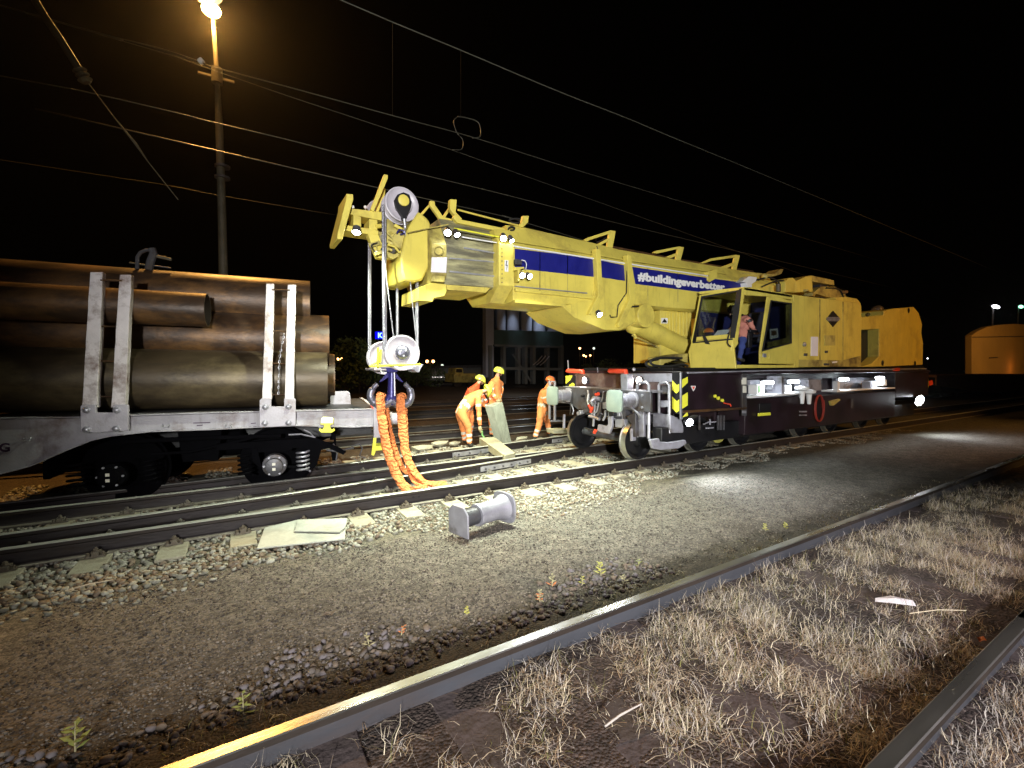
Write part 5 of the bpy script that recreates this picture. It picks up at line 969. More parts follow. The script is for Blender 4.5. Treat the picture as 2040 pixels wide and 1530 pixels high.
# wheels
wx = [PY(*z4(1010, 950), 5.72).x]
wx0 = 6.05
for i, x in enumerate((wx0, wx0+1.62, wx0+3.0, 11.4, 12.8, 14.5, 15.9)):
    for Yc, sgn in ((5.80, -1), (7.29, 1)):
        c = Vector((x, Yc, .335)); m = MB()
        m.mi = 0; m.lathe(c+Vector((0, sgn*.06, 0)), (0, -sgn, 0), [(-.05, .02), (-.05, .08), (-.01, .10), (.035, .12), (.045, .24), (.02, .275), (.0, .285), (0, .331), (.10, .337), (.112, .36), (.135, .357), (.14, .30), (.10, .26), (.10, .10)], 56)
        o = build('wheel', m, [M['black'], M['tread'], M['chev_y']], ch_, ang=25)
        for pl in o.data.polygons:
            cc = pl.center; 
            rr = math.hypot(cc.x+ORG[cr.name].x-x, cc.z-.335)
            if rr > .29 and abs(cc.y+ORG[cr.name].y-(Yc)) < .055: pl.material_index = 1
            elif i == 1 and rr < .34 and cc.z < .25 and sgn < 0: pl.material_index = 0
    build('axle', MB().cyl((x, 5.9, .335), (x, 7.2, .335), .075, n=16), M['dkgrey'] if i == 0 else M['black'], ch_)
c = PY(*z3(350, 1390), 5.66); n = 14
build('yellow_wheel_mark', MB().prism([PY(*z3(*p), 5.70) for p in [(302, 1368), (400, 1385), (392, 1405), (365, 1422), (335, 1420), (312, 1400)]], (0, .01, 0)), mat('dull_yellow_mark', (.45, .42, .10), .5), ch_)
# bogie frame, steps and ladders at the near corner
bf = MB(); bf.bb((XK-.3, YK+.15, .30), (xa+1.2, YK+.35, .62)); bf.bb((XK+.2, YK+.32, .62), (XK+.5, YK+.5, .9)); bf.bb((10.6, YK+.2, .30), (XR-.4, YK+.4, .62)); build('bogie_frame', bf, M['black'], ch_, .02)
front('bogie_horn', [C4([(850, 660), (950, 620), (950, 870), (915, 870), (895, 800), (905, 740)])], XK-.5, XK-.3, M['dkgrey'], ch_, .01)
front('brake_shoe', [C4([(888, 785), (912, 785), (915, 910), (890, 915)])], XK-.52, XK-.42, M['grey'], ch_, .01)
XLd = XK-.42
def uframe(x0, x1, yt, yb0, yb1, X, r=.020, name='ladder_frame'):
    P = [PX(*z4(x0, yb0), X), PX(*z4(x0, yt+30), X), PX(*z4(x0+14, yt+6), X), PX(*z4(x1-24, yt), X), PX(*z4(x1, yt+30), X), PX(*z4(x1, yb1), X)]
    return build(name, MB().tube(P, r, 8), M['galv'], ch_, ang=60)
uframe(968, 1085, 312, 870, 885, XLd, .026); uframe(1187, 1292, 315, 795, 830, XK-.10, .026)
front('ladder_plate', [C4([(985, 515), (1065, 515), (1065, 580), (985, 585)]), C4([(978, 600), (1030, 600), (1030, 870), (978, 870)]), C4([(918, 500), (960, 440), (965, 610), (915, 625)])], XLd-.01, XLd+.04, M['grey'], ch_, .006)
front('ladder_plate', [C4([(1195, 500), (1275, 500), (1275, 565), (1195, 570)]), C4([(1100, 625), (1190, 625), (1190, 640), (1100, 640)])], XK-.12, XK-.06, M['grey'], ch_, .006)
mb = MB(); a = PX(*z4(1095, 880), XLd); b = PX(*z4(1110, 830), XK-.25)
T = [PZ(*z4(1105, 880), .30), PZ(*z4(1300, 858), .30), PZ(*z4(1215, 800), .30), PZ(*z4(1100, 830), .30)]
build('step_tray', MB().prism(T, (0, 0, -.03)), M['galv'], ch_, .005)
side('step_bracket', [C4([(1100, 900), (1190, 885), (1200, 920), (1300, 925), (1460, 900), (1470, 940), (1390, 985), (1210, 1003), (1130, 990)])], YK+.02, YK+.08, M['grey'], ch_, .01)
side('side_box', [C4([(1300, 640), (1420, 690), (1440, 760), (1440, 830), (1310, 830), (1300, 780)])], YK+.12, YK+.5, M['grey'], ch_, .02)
build('air_tank', MB().lathe(PX(*z4(1100, 690), XK-.05), (0, 1, 0), [(0, .06), (.03, .11), (.9, .11), (.93, .06)], 20), M['grey'], ch_)
build('side_hand_wheel', MB().tube([PY(*z4(x, y), YK-.02) for x, y in [(1640, 740), (1700, 715), (1720, 720), (1765, 715)]], .014, 6).tube([PY(*z4(x, y), YK-.02) for x, y in [(1665, 780), (1740, 775)]], .014, 6).tube([PY(*z4(1705, 690), YK-.02), PY(*z4(1705, 745), YK-.02)], .014, 6), M['grey'], ch_)
for (x0, x1) in ((1600, 1612), (1790, 1800), (1815, 1830), (1850, 1858)): side('stay', C4([(x0, 650), (x1, 650), (x1, 800), (x0, 800)]), YK+.02, YK+.05, M['dkgrey'], ch_, .003)
side('far_ladder', [C4([(75, 300), (90, 300), (90, 690), (78, 690)]), C4([(125, 310), (142, 310), (142, 705), (128, 705)]), C4([(80, 300), (135, 300), (135, 312), (80, 312)]), C4([(90, 700), (210, 700), (210, 716), (90, 716)])], 7.95, 8.0, M['galv'], ch_, .004)
side('far_step', C4([(110, 795), (320, 790), (320, 830), (120, 838)]), 7.95, 8.2, M['wood'], ch_, .005)
# lamps on the crane
def worklamp(x, y, Y, d, power, par, r=.045, aim=None, size=120, col=(.9, .95, 1.0), name='work_lamp', mn='lens_w'):
    c = PY(x, y, Y); d = Vector(d).normalized()
    h = build(name, MB().lathe(c-d*.10, d, [(0, r*.5), (.02, r), (.085, r*1.12), (.10, r*1.12)], 20), M['dkgrey'], par)
    build('lens', MB().lathe(c+d*.001, d, [(0, r), (.006, r*.9), (.008, r*.2)], 20), M[mn], h)
    if power: q_ = c+d*.06+Vector((0, -.30 if d.y < 0 else .3, -.12)); spot(q_, Vector(aim) if aim is not None else q_+d, power, col, size, .9, .06)
    return h
worklamp(710, 463, 6.28, (-.15, -.35, -1), 300, cr, .05, (1.45, 6.7, .4), 150, GRN)
worklamp(892, 464, 5.93, (-.3, -.7, -.75), 480, cr, .045, (2.2, 5.3, -.2), 92, GRN); worklamp(911, 468, 5.93, (.25, -.6, -.9), 480, cr, .04, (3.2, 5.1, -.2), 92, GRN)
worklamp(1003, 475, 5.90, (-.2, -.7, -.8), 480, cr, .045, (3.6, 5.1, -.2), 92, GRN); worklamp(1020, 480, 5.90, (.3, -.5, -.95), 450, cr, .035, (4.9, 4.9, -.2), 92, GRN)
worklamp(1041, 549, 5.86, (-.2, -.9, -.5), 70, cr, .04, (3.2, 4.6, -.2), 110); worklamp(1056, 551, 5.86, (.2, -.9, -.5), 70, cr, .04, (4.6, 4.4, -.2), 110)
worklamp(1195, 627, 5.93, (-.1, -.8, -.7), 110, cr, .045, (5.4, 4.4, -.2), 115)
for x_ in (2.9, 3.7): worklamp(*(893, 465) if x_ < 3 else (1003, 475), 7.15, (0, .7, -.7), 800, cr, .045, (3.6 if x_ < 3 else 5.8, 9.4, -.1), 110, GRN)  # unseen lamps added on the far side of the boom to brighten the workers
worklamp(1374, 842, YK-.03, (-.3, -.9, -.25), 110, ch_, .065, (6.6, 4.1, -.2), 140, (.85, .93, 1)); worklamp(1832, 798, YK-.03, (-.3, -.9, -.2), 80, ch_, .14, (16.2, 4.0, -.2), 150, (.85, .93, 1))  # lenses of the side lamps enlarged to stand in for bloom
for (x, y) in ((1528, 759), (1580, 757), (1680, 753), (1752, 750)):
    c = PY(x, y, YK+.06); L_ = .17
    h = build('strip_lamp', MB().bb((c.x-L_, c.y-.02, c.z-.005), (c.x+L_, c.y+.04, c.z+.03)), M['dkgrey'], ch_, .004); build('lens', MB().bb((c.x-L_*.9, c.y-.05, c.z-.06), (c.x+L_*.9, c.y+.03, c.z-.006)), M['strip'], h, .004)  # strip lens drawn oversize so its shape carries the bloom
    spot(c+Vector((0, -.05, -.05)), c+Vector((0, .2, -.6)), 34, (.85, .95, 1), 150, .7, .08)
# ---------------------------------------------------------------- hoist ropes, hook block, slings
def rope(pts, r, Y=None): return build('hoist_rope', MB().tube([PY(x, y, yy) for x, y, yy in pts], r, 8), M['rope'], cr)
rope([(735, 470, 6.82), (735, 690, 6.82), (735, 712, 6.82)], .017); rope([(738, 470, 6.86), (738, 700, 6.86)], .012)
rope([(763, 408, 6.25), (764, 520, 6.25), (765, 700, 6.28)], .020); rope([(768, 430, 6.28), (769, 700, 6.30)], .013)
rope([(766, 520, 6.24), (784, 671, 6.24)], .008); rope([(791, 500, 6.8), (792, 690, 6.8)], .022)
rope([(806, 452, 6.18), (830, 682, 6.2)], .009); rope([(832, 408, 6.25), (832, 500, 6.25), (832, 700, 6.28)], .016); rope([(829, 470, 6.3), (829, 700, 6.3)], .010)
hb = thing('hook_block', PY(784, 700, YC0), 'two wheeled hook block with a blue black double hook, hanging on the ropes', 'hook block')
c1 = PY(800, 703, 6.28); sheave(c1, .245, hb); c2 = PY(765, 713, 6.80); sheave(c2, .245, hb)
build('hub', MB().lathe(c1+Vector((0, -.04, 0)), (0, -1, 0), [(0, .105), (.02, .105), (.02, .092), (.03, .085), (.045, .05), (.05, .01)], 28), M['hooktip'], hb)
for i in range(3): a_ = i*2.1+.6; q = c1+Vector((math.cos(a_)*.045, -.085, math.sin(a_)*.045)); build('bolt', MB().lathe(q, (0, -1, 0), [(0, .016), (.012, .016), (.016, .006)], 10), M['galv'], hb)
side('guard_bar', P_(z8, [(268, 605), (300, 590), (700, 572), (1060, 568), (1065, 592), (700, 605), (300, 625)]), 6.15, 6.19, M['chev_y'], hb)
side('guard_frame', [P_(z8, [(400, 325), (425, 320), (425, 640), (400, 640)]), P_(z8, [(440, 350), (470, 355), (455, 560), (430, 560)]), P_(z8, [(280, 600), (400, 530), (410, 560), (300, 625)])], 6.4, 6.44, M['chev_y'], hb)
side('side_cheek', P_(z8, [(340, 640), (530, 650), (545, 670), (350, 672)]), 6.4, 6.9, M['sheave'], hb); side('end_bracket', P_(z8, [(880, 660), (960, 600), (1060, 575), (1102, 578), (1060, 640), (1035, 705), (985, 695), (960, 660)]), 6.2, 6.5, M['grey'], hb)
side('cross_head', P_(z8, [(520, 630), (720, 630), (700, 700), (550, 700)]), 6.42, 6.68, M['hook'], hb)
hkY = 6.55
build('hook_shank', MB().tube([PY(*z8(x, y), hkY) for x, y in [(618, 650), (615, 900), (612, 1080)]], [.055, .055, .06], 16), M['hook'], hb)
build('latch_rod', MB().tube([PY(*z8(655, 690), 6.48), PY(*z8(662, 1060), 6.48)], .012, 8), M['galv'], hb)
cx = 610
for s in (-1, 1):
    pts = [(0, 1130), (80, 1180), (190, 1190), (275, 1140), (300, 1040), (270, 950), (200, 872)] if s > 0 else [(0, 1130), (80, 1180), (190, 1190), (285, 1140), (318, 1040), (280, 950), (212, 872)]
    build('hook_horn', MB().tube(arc([PY(*z8(cx+s*x, y), hkY) for x, y in pts]), [.06]*6+[.062]*6+[.06]*6+[.055]*6+[.05]*6+[.035]*6+[.012], 14), M['hooktip'], hb, ang=60)
    side('latch_plate', P_(z8, [(cx+s*20, 690), (cx+s*60, 700), (cx+s*185, 850), (cx+s*160, 850), (cx+s*15, 760)]), hkY-.01, hkY+.01, M['hook'], hb, .003)
side('hook_body', P_(z8, [(580, 1000), (650, 1000), (690, 1080), (700, 1150), (690, 1205), (530, 1205), (530, 1150), (540, 1080)]), hkY-.05, hkY+.05, M['hook'], hb, .02)
def slingmb(pts, w0, seed, flat=.5):
    rn = np.random.default_rng(seed); P = arc([Vector(p) for p in pts], 16); mb = MB(); n = 14; vs = []
    ph = rn.uniform(0, 6, 4); L = 0
    for i, p in enumerate(P):
        t = (P[min(i+1, len(P)-1)]-P[max(i-1, 0)]).normalized(); u = Vector((1, 0, 0)); u = (u-t*u.dot(t)).normalized(); v = t.cross(u); tw = .5*math.sin(L*2.2+ph[1]); u, v = u*math.cos(tw)+v*math.sin(tw), v*math.cos(tw)-u*math.sin(tw)
        if i: L += (p-P[i-1]).length
        for j in range(n):
            a_ = 2*math.pi*j/n
            wr = 1+.07*math.sin(L*150+ph[0]+3.5*math.sin(a_+ph[1]+L*3)+2*math.sin(L*11))*max(0, math.sin(a_*1.5+L*2))+.06*math.sin(L*31+a_*3+ph[2])+.035*math.sin(L*230+a_*5)+.05*math.sin(L*19+ph[3])
            vs.append(p+u*math.cos(a_)*w0*wr+v*math.sin(a_)*w0*flat*wr)
    k = len(P); fs = [(q*n+j, q*n+(j+1) % n, (q+1)*n+(j+1) % n, (q+1)*n+j) for q in range(k-1) for j in range(n)]+[tuple(range(n))[::-1], tuple(range((k-1)*n, k*n))]
    mb.add(vs, fs); return mb
z9 = Zf(660, 620, .2451)
def sp(pts): return [PY(*z9(x, y), Y) for x, y, Y in pts]
s1 = thing('lifting_sling', PY(*z9(410, 700), 6.55), 'orange lifting sling on the left horn of the hook, doubled, trailing to the rails', 'sling', 'orange lifting slings on the hook')
build('strand', slingmb(sp([(408, 675, 6.50), (400, 700, 6.45), (402, 800, 6.42), (415, 900, 6.38), (438, 1050, 6.32), (470, 1180, 6.25), (515, 1290, 6.18), (560, 1380, 6.08), (610, 1440, 5.98), (650, 1462, 5.92)]), .062, 1), M['sling'], s1)
build('strand', slingmb(sp([(418, 675, 6.62), (432, 720, 6.68), (448, 850, 6.68), (478, 1000, 6.66), (520, 1140, 6.6), (560, 1240, 6.55), (600, 1300, 6.5), (650, 1330, 6.45)]), .05, 2), M['sling'], s1)
s2 = thing('lifting_sling', PY(*z9(565, 700), 6.55), 'orange sling on the right horn of the hook, its end lying flat on the rail', 'sling', 'orange lifting slings on the hook')
build('strand', slingmb(sp([(566, 675, 6.52), (562, 720, 6.46), (570, 850, 6.42), (585, 1000, 6.38), (600, 1120, 6.32), (630, 1220, 6.25), (680, 1310, 6.15), (740, 1375, 6.04), (810, 1405, 5.98), (935, 1412, 5.96)]), .062, 3), M['sling'], s2)
build('strand', slingmb(sp([(580, 675, 6.6), (592, 740, 6.62), (598, 860, 6.6), (606, 1000, 6.56), (612, 1120, 6.5), (620, 1200, 6.4), (650, 1330, 6.2), (700, 1400, 6.05), (760, 1430, 5.93), (640, 1458, 5.92)]), .045, 4), M['sling'], s2)

# ================================================================== PEOPLE
def person(name_label, J, mats, face=1, helmet=None, s=1.0, bands=True, tape=True, hands=('L', 'R'), boots='boot', glove='glove'):
    # J: joint -> Vector; names: pel, che, nek, hed, Lsh, Lel, Lwr, Rsh, Rel, Rwr, Lhi, Lkn, Lan, Lto, Rhi, Rkn, Ran, Rto
    base = Vector(((J['Lan'].x+J['Ran'].x)/2, (J['Lan'].y+J['Ran'].y)/2, min(J['Lto'].z, J['Rto'].z)-.03))
    t = thing('person', base, name_label, 'person')
    rad = dict(pel=.155, wai=.15, che=.165, nek=.062, hed=.092, chn=.06, Lsh=.085, Rsh=.085, Lel=.062, Rel=.062, Lwr=.045, Rwr=.045, Lhi=.115, Rhi=.115, Lkn=.085, Rkn=.085, Lan=.065, Ran=.065, Lto=.05, Rto=.05)
    J = dict(J); J['wai'] = J['pel'].lerp(J['che'], .5); d = J.get('look', Vector((1, -.2, -.3))).normalized(); J['chn'] = J['hed']+(J['nek']-J['hed'])*.35+d*.05
    E = [('pel', 'wai'), ('wai', 'che'), ('che', 'nek'), ('nek', 'hed'), ('hed', 'chn'), ('che', 'Lsh'), ('Lsh', 'Lel'), ('Lel', 'Lwr'), ('che', 'Rsh'), ('Rsh', 'Rel'), ('Rel', 'Rwr'), ('pel', 'Lhi'), ('Lhi', 'Lkn'), ('Lkn', 'Lan'), ('Lan', 'Lto'), ('pel', 'Rhi'), ('Rhi', 'Rkn'), ('Rkn', 'Ran'), ('Ran', 'Rto')]
    names = ['pel']+[k for k in rad if k != 'pel']; idx = {k: i for i, k in enumerate(names)}
    me = bpy.data.meshes.new('sk'); me.from_pydata([tuple(J[k]-base) for k in names], [(idx[a], idx[b]) for a, b in E], []); me.update()
    o = bpy.data.objects.new('sk', me); C.objects.link(o)
    sk = o.modifiers.new('skin', 'SKIN'); sk.use_smooth_shade = True
    if not me.skin_vertices: me.skin_vertices.new()
    for k in names: v = me.skin_vertices[0].data[idx[k]]; v.radius = (rad[k]*s, rad[k]*s); v.use_root = (k == 'pel')
    sb = o.modifiers.new('sub', 'SUBSURF'); sb.levels = 2; sb.render_levels = 2
    bpy.context.view_layer.update(); ev = o.evaluated_get(bpy.context.evaluated_depsgraph_get()); m2 = bpy.data.meshes.new_from_object(ev); C.objects.unlink(o)
    jac, tro, sec = mats; ml = [M[jac], M[tro], M['skin'], M['reflect'], M[boots], M[sec]]; m2.materials.clear()
    for m in ml: m2.materials.append(m)
    rn = np.random.default_rng(5)
    for v in m2.vertices:                                   # cloth folds
        c = v.co; f_ = .010*math.sin(c.z*38+c.x*17)*math.sin(c.x*29-c.z*13+c.y*21); v.co = c+v.normal*f_ if (c+base-J['hed']).length > .16 else c
    for p in m2.polygons:
        c = p.center+base; best = None
        for a, b in E:
            A, B = J[a], J[b]; ab = B-A; tt = max(0, min(1, (c-A).dot(ab)/max(ab.length_squared, 1e-6))); dd = (c-(A+ab*tt)).length/(rad[a]*(1-tt)+rad[b]*tt)
            if best is None or dd < best[0]: best = (dd, a, b, tt)
        _, a, b, tt = best; mi = 0
        if (a, b) in (('nek', 'hed'), ('hed', 'chn')) and not (a == 'nek' and tt < .3): mi = 2
        elif a[1:] in ('hi', 'kn') : mi = 1
        elif a[1:] == 'an' or b[1:] == 'to': mi = 4
        if a[1:] == 'kn' and b[1:] == 'an' and tt > .93: mi = 4
        if tape and ((a[1:] == 'kn' and (.35 < tt < .50 or .68 < tt < .82)) or (a[1:] == 'el' and .35 < tt < .55) or (a[1:] == 'sh' and .45 < tt < .62) or (a == 'pel' and .35 < tt < .75)): mi = 3
        if a[1:] == 'sh' and tt < .3: mi = 5
        if a == 'che' and b == 'nek' and tt > .2: mi = 5
        p.material_index = mi; p.use_smooth = True
    body = bpy.data.objects.new('body', m2); C.objects.link(body); body.parent = t; ORG[body.name] = base
    hd = J['hed']; up = (hd-J['nek']).normalized(); fw = (d-up*d.dot(up)).normalized(); sd = up.cross(fw)
    mb = MB()
    mb.ball(hd+fw*.085-up*.02, .018, 8, (1, 1, 1.4), 6).ball(hd+sd*.092, .022, 8, (.5, 1, 1.3), 6).ball(hd-sd*.092, .022, 8, (.5, 1, 1.3), 6).ball(hd+fw*.075-up*.055+sd*.0, .016, 8, (1.6, .8, .5), 6)
    build('nose_and_ears', mb, M['skin'], t, ang=180)
    build('eyes', MB().ball(hd+fw*.078+sd*.03+up*.012, .010, 8, rows=5).ball(hd+fw*.078-sd*.03+up*.012, .010, 8, rows=5), M['black'], t, ang=180)
    if helmet:
        n = 20; mb = MB(); rows = 8; vs = []; fs = []
        Rm = Matrix((fw, sd, up)).transposed()
        for j in range(rows+1):
            th = math.pi/2*1.12*j/rows
            for i in range(n):
                a = 2*math.pi*i/n; q = Vector((math.cos(a)*math.sin(th)*.142, math.sin(a)*math.sin(th)*.115, math.cos(th)*.125)); q *= 1+.03*math.cos(a*4)*(j/rows)*(1 if j < rows else 0); vs.append(hd+up*.02+Rm @ q)
        for j in range(rows):
            for i in range(n): fs.append((j*n+i, (j+1)*n+i, (j+1)*n+(i+1) % n, j*n+(i+1) % n))
        mb.add(vs, fs); hm = build('helmet', mb, M[helmet], t, ang=180)
        build('brim', MB().prism([hd+up*.0+Rm @ Vector((math.cos(a)*.155+.012, math.sin(a)*.115, 0)) for a in [x*math.pi/10-math.pi/2 for x in range(11)]], up*.008), M[helmet], hm)
        for k in (-1, 0, 1): build('vent_ridge', MB().tube([hd+up*.02+Rm @ Vector((math.sin(th)*.145*math.cos(k*.35), math.sin(th)*.118*math.sin(k*.35)+k*.02, math.cos(th)*.13)) for th in (-.9, -.5, 0, .4, .8)], .008, 6), M['dkgrey' if k else helmet], hm, ang=180)
    else:
        build('hair', MB().ball(hd+up*.03-fw*.02, .10, 14, (1, 1, .9), 8), M['hair'], t, ang=180)
    for sX in hands:
        w_ = J[sX+'wr']; e_ = J[sX+'el']; hdv = (w_-e_).normalized(); hdv = (hdv+J.get(sX+'hd', Vector((0, 0, 0)))).normalized(); n_ = hdv.cross(Vector((0, 1, .3))).normalized(); q_ = hdv.cross(n_)
        pm = MB(); p0 = w_+hdv*.01; pm.tube([p0, p0+hdv*.05, p0+hdv*.095], [.034, .042, .036], 10)
        for i in range(4):
            st = p0+hdv*.085+q_*(i-1.5)*.021; L = (.065, .078, .072, .055)[i]; pm.tube([st, st+hdv*L*.45, st+hdv*L*.8+n_*L*.3, st+hdv*L*.85+n_*L*.65], [.0105, .010, .009, .007], 7)
        pm.tube([p0+hdv*.03+q_*.03, p0+hdv*.055+q_*.06+n_*.01, p0+hdv*.09+q_*.068+n_*.03], [.012, .011, .008], 7)
        build('hand', pm, M[glove], t, ang=180)
    return t
zw = Zf(890, 710, .13072)
def JJ(zf, d): return {k: (PY(*zf(v[0], v[1]), v[2]) if isinstance(v, tuple) else v) for k, v in d.items()}
YA_ = PZ(938, 890, -.19).y
YD_ = PZ(1075, 872, -.19).y
y = YA_
pA_ = person('bending worker in orange with a bright yellow helmet, reaching down at the timber', JJ(zw, dict(pel=(215, 800, y+.05), che=(420, 600, y+.02), nek=(520, 545, y+.0), hed=(600, 520, y-.02), Lsh=(475, 625, y-.19), Lel=(490, 850, y-.24), Lwr=(505, 1060, y-.26), Rsh=(480, 585, y+.22), Rel=(570, 740, y+.2), Rwr=(650, 760, y+.1),
     Lhi=(215, 860, y-.09), Lkn=(335, 1080, y-.10), Lan=(345, 1335, y-.08), Lto=(405, 1375, y-.14), Rhi=(195, 850, y+.14), Rkn=(245, 1060, y+.16), Ran=(275, 1280, y+.2), Rto=(330, 1320, y+.15), look=Vector((.7, -.3, -.8)))), ('hivis', 'hivis', 'hivis'), helmet='helmet')
y = PZ(983, 872, -.19).y
person('standing worker in orange with a yellow helmet, looking down behind the upright timber', JJ(zw, dict(pel=(740, 700, y+.1), che=(735, 450, y+.03), nek=(765, 335, y), hed=(790, 245, y-.02), Lsh=(680, 415, y-.16), Lel=(690, 560, y-.2), Lwr=(760, 660, y-.3), Rsh=(825, 400, y+.2), Rel=(830, 540, y+.1), Rwr=(800, 650, y-.1),
     Lhi=(700, 730, y), Lkn=(680, 950, y-.02), Lan=(690, 1200, y), Lto=(735, 1240, y-.06), Rhi=(790, 720, y+.2), Rkn=(800, 940, y+.22), Ran=(800, 1150, y+.25), Rto=(840, 1180, y+.2), look=Vector((.8, -.5, -.6)))), ('hivis', 'hivis', 'hivis'), helmet='helmet')
y = YA_+.75
person('stooping worker mostly hidden behind the bending one, with a red collar', JJ(zw, dict(pel=(310, 720, y), che=(400, 540, y), nek=(470, 440, y), hed=(505, 370, y), Lsh=(370, 520, y-.16), Lel=(420, 640, y-.2), Lwr=(520, 720, y-.2), Rsh=(470, 520, y+.2), Rel=(560, 640, y+.2), Rwr=(620, 720, y+.1),
     Lhi=(290, 780, y-.08), Lkn=(300, 980, y-.08), Lan=(300, 1200, y-.08), Lto=(350, 1240, y-.1), Rhi=(340, 780, y+.12), Rkn=(370, 980, y+.12), Ran=(360, 1180, y+.12), Rto=(410, 1220, y+.1), look=Vector((.8, -.2, -.6)))), ('hivis_red', 'hivis', 'hivis_red'), helmet='helmet')
y = YD_
person('worker in orange with an orange helmet, stepping towards the crane buffer', JJ(zw, dict(pel=(1465, 800, y), che=(1490, 590, y), nek=(1545, 460, y), hed=(1575, 385, y), Lsh=(1470, 545, y-.17), Lel=(1500, 700, y-.24), Lwr=(1585, 720, y-.3), Rsh=(1530, 530, y+.2), Rel=(1590, 650, y+.2), Rwr=(1680, 640, y+.15),
     Lhi=(1440, 850, y-.09), Lkn=(1410, 1050, y-.08), Lan=(1340, 1240, y-.05), Lto=(1370, 1275, y-.15), Rhi=(1490, 850, y+.1), Rkn=(1540, 1010, y+.08), Ran=(1560, 1175, y+.1), Rto=(1625, 1215, y+.05), look=Vector((.9, -.1, -.4)))), ('hivis', 'hivis', 'hivis'), helmet='helmet_o')
yy = YS
person('crane driver in an orange vest and blue trousers, leaning forward in the cab doorway', JJ(z7, dict(pel=(1000, 930, yy+.42), che=(1060, 680, yy+.45), nek=(960, 570, yy+.55), hed=(860, 500, yy+.62), Lsh=(1110, 640, yy+.28), Lel=(1180, 780, yy+.26), Lwr=(1225, 850, yy+.32), Rsh=(1000, 640, yy+.65), Rel=(930, 760, yy+.68), Rwr=(850, 800, yy+.65),
     Lhi=(1020, 960, yy+.36), Lkn=(1000, 1120, yy+.33), Lan=(960, 1320, yy+.36), Lto=(1060, 1355, yy+.33), Rhi=(980, 960, yy+.52), Rkn=(960, 1120, yy+.5), Ran=(930, 1320, yy+.5), Rto=(1000, 1340, yy+.5), look=Vector((-.9, -.3, -.3)))), ('vest', 'jeans', 'black'), s=.72, helmet=None, glove='skin', tape=False)
c = PY(*z7(385, 810), yy+.93); c = PFR(*z7(385, 815))-NFR*.14
n = 18; mb = MB(); vs = [c+Vector((math.sin(th)*math.cos(a)*.085, math.sin(th)*math.sin(a)*.10, math.cos(th)*.085-.02)) for th in [math.pi/2*j/6 for j in range(7)] for a in [2*math.pi*i/n for i in range(n)]]
mb.add(vs, [(j*n+i, (j+1)*n+i, (j+1)*n+(i+1) % n, j*n+(i+1) % n) for j in range(6) for i in range(n)]+[tuple(range(6*n, 7*n))]); tag(build('spare_helmet', mb, M['helmet_o'], None, ang=180), 'orange helmet lying behind the cab windscreen', 'helmet')
# timbers
mb = MB(); p = [PY(*zw(x, y_), YA_-.12) for x, y_ in [(700, 762), (852, 700), (988, 1308), (862, 1335)]]; mb.prism(p, (-.12, .16, .0))
tag(build('timber', mb, M['wood_grey'], None, .006), 'grey timber baulk held upright beside the standing worker', 'timber')
top = [PZ(*zw(x, y_), .04) for x, y_ in [(495, 1240), (722, 1222), (1045, 1468), (880, 1505)]]
tag(build('timber', MB().prism(top, (0, 0, -.15)), M['wood'], None, .008), 'pale timber baulk lying across the rails at the bending worker\'s feet', 'timber')
q = PY(*zw(535, 1140), YA_-.26); tag(build('hand_tool', MB().tube([q, q+Vector((.01, 0, -.09))], .022, 8).tube([q+Vector((.01, 0, -.09)), q+Vector((.05, -.02, -.14))], .014, 8), M['lime'], None), 'lime green hand tool held over the lying timber', 'tool')
for (x, y_, r_, lab) in ((842, 893, .17, 'pale grey lump of rubble behind the slings'), (875, 884, .15, 'grey lump of rubble left of the bending worker'), (905, 884, .12, 'small grey lump of rubble at the bending worker\'s heels'), (1040, 873, .12, 'small pale rubble lump right of the upright timber')):
    c = PZ(x, y_, -.14); vv = [tuple(v) for v in (ICO_V*np.array([r_*1.5, r_*.8, r_*.55])*(1+rng.uniform(-.25, .25, (12, 1)))+np.array(c))]
    tag(build('rubble', MB().add(vv, [tuple(f) for f in ICO_F]), M['concrete'], None, smooth=False), lab, 'rubble')
p = [PZ(*z4(x, y_), -.0) for x, y_ in [(100, 830), (310, 785), (330, 850), (120, 880)]]

# ================================================================== BACKGROUND
# lamp mast
YM = 13.5
mt = thing('lamp_mast', PY(444, 545, YM)+Vector((0, 0, -PY(444, 545, YM).z-.22)), 'tall pale mast with a glowing sodium lamp on top, behind the pipes', 'lamp mast')
P0 = PY(425, 40, YM); P1 = PY(432, 150, YM); P2 = PY(437, 260, YM); P3_ = PY(442, 420, YM); P4_ = PY(445, 545, YM)
M['concrete_mast'] = mat('concrete_mast', (0.20, 0.18, 0.13), 0.7, var=.3, vs=4, dirt=(0.06, 0.05, 0.04), dirt_amt=.5)
build('pole', MB().tube([P0, P1, P2, P3_, P4_, Vector((P4_.x+.04, P4_.y, -.22))], [.04, .05, .08, .09, .10, .11], 16), M['post'], mt)
build('collar', MB().cyl(PY(432, 136, YM), PY(432.5, 166, YM), .12, n=12).box(PY(431, 154, YM), (.75, .05, .05)), M['post'], mt); [build('collar', MB().cyl(PY(443, y_, YM), PY(443, y_+4, YM), .17, n=12), M['dkgrey'], mt) for y_ in (330, 352)]
hd_ = build('lamp_head', MB().lathe(P0+Vector((-.1, 0, .62)), (.35, -.1, -1), [(-.12, .05), (-.1, .2), (.0, .28), (.10, .30)], 20), M['dkgrey'], mt)
cl = PY(421, 20, YM); build('lens', MB().ball(cl, .20, 16, (1, 1, .6)), M['lens_s'], hd_)
point(cl+Vector((0, -.02, -.28)), 2600, SOD, .25)
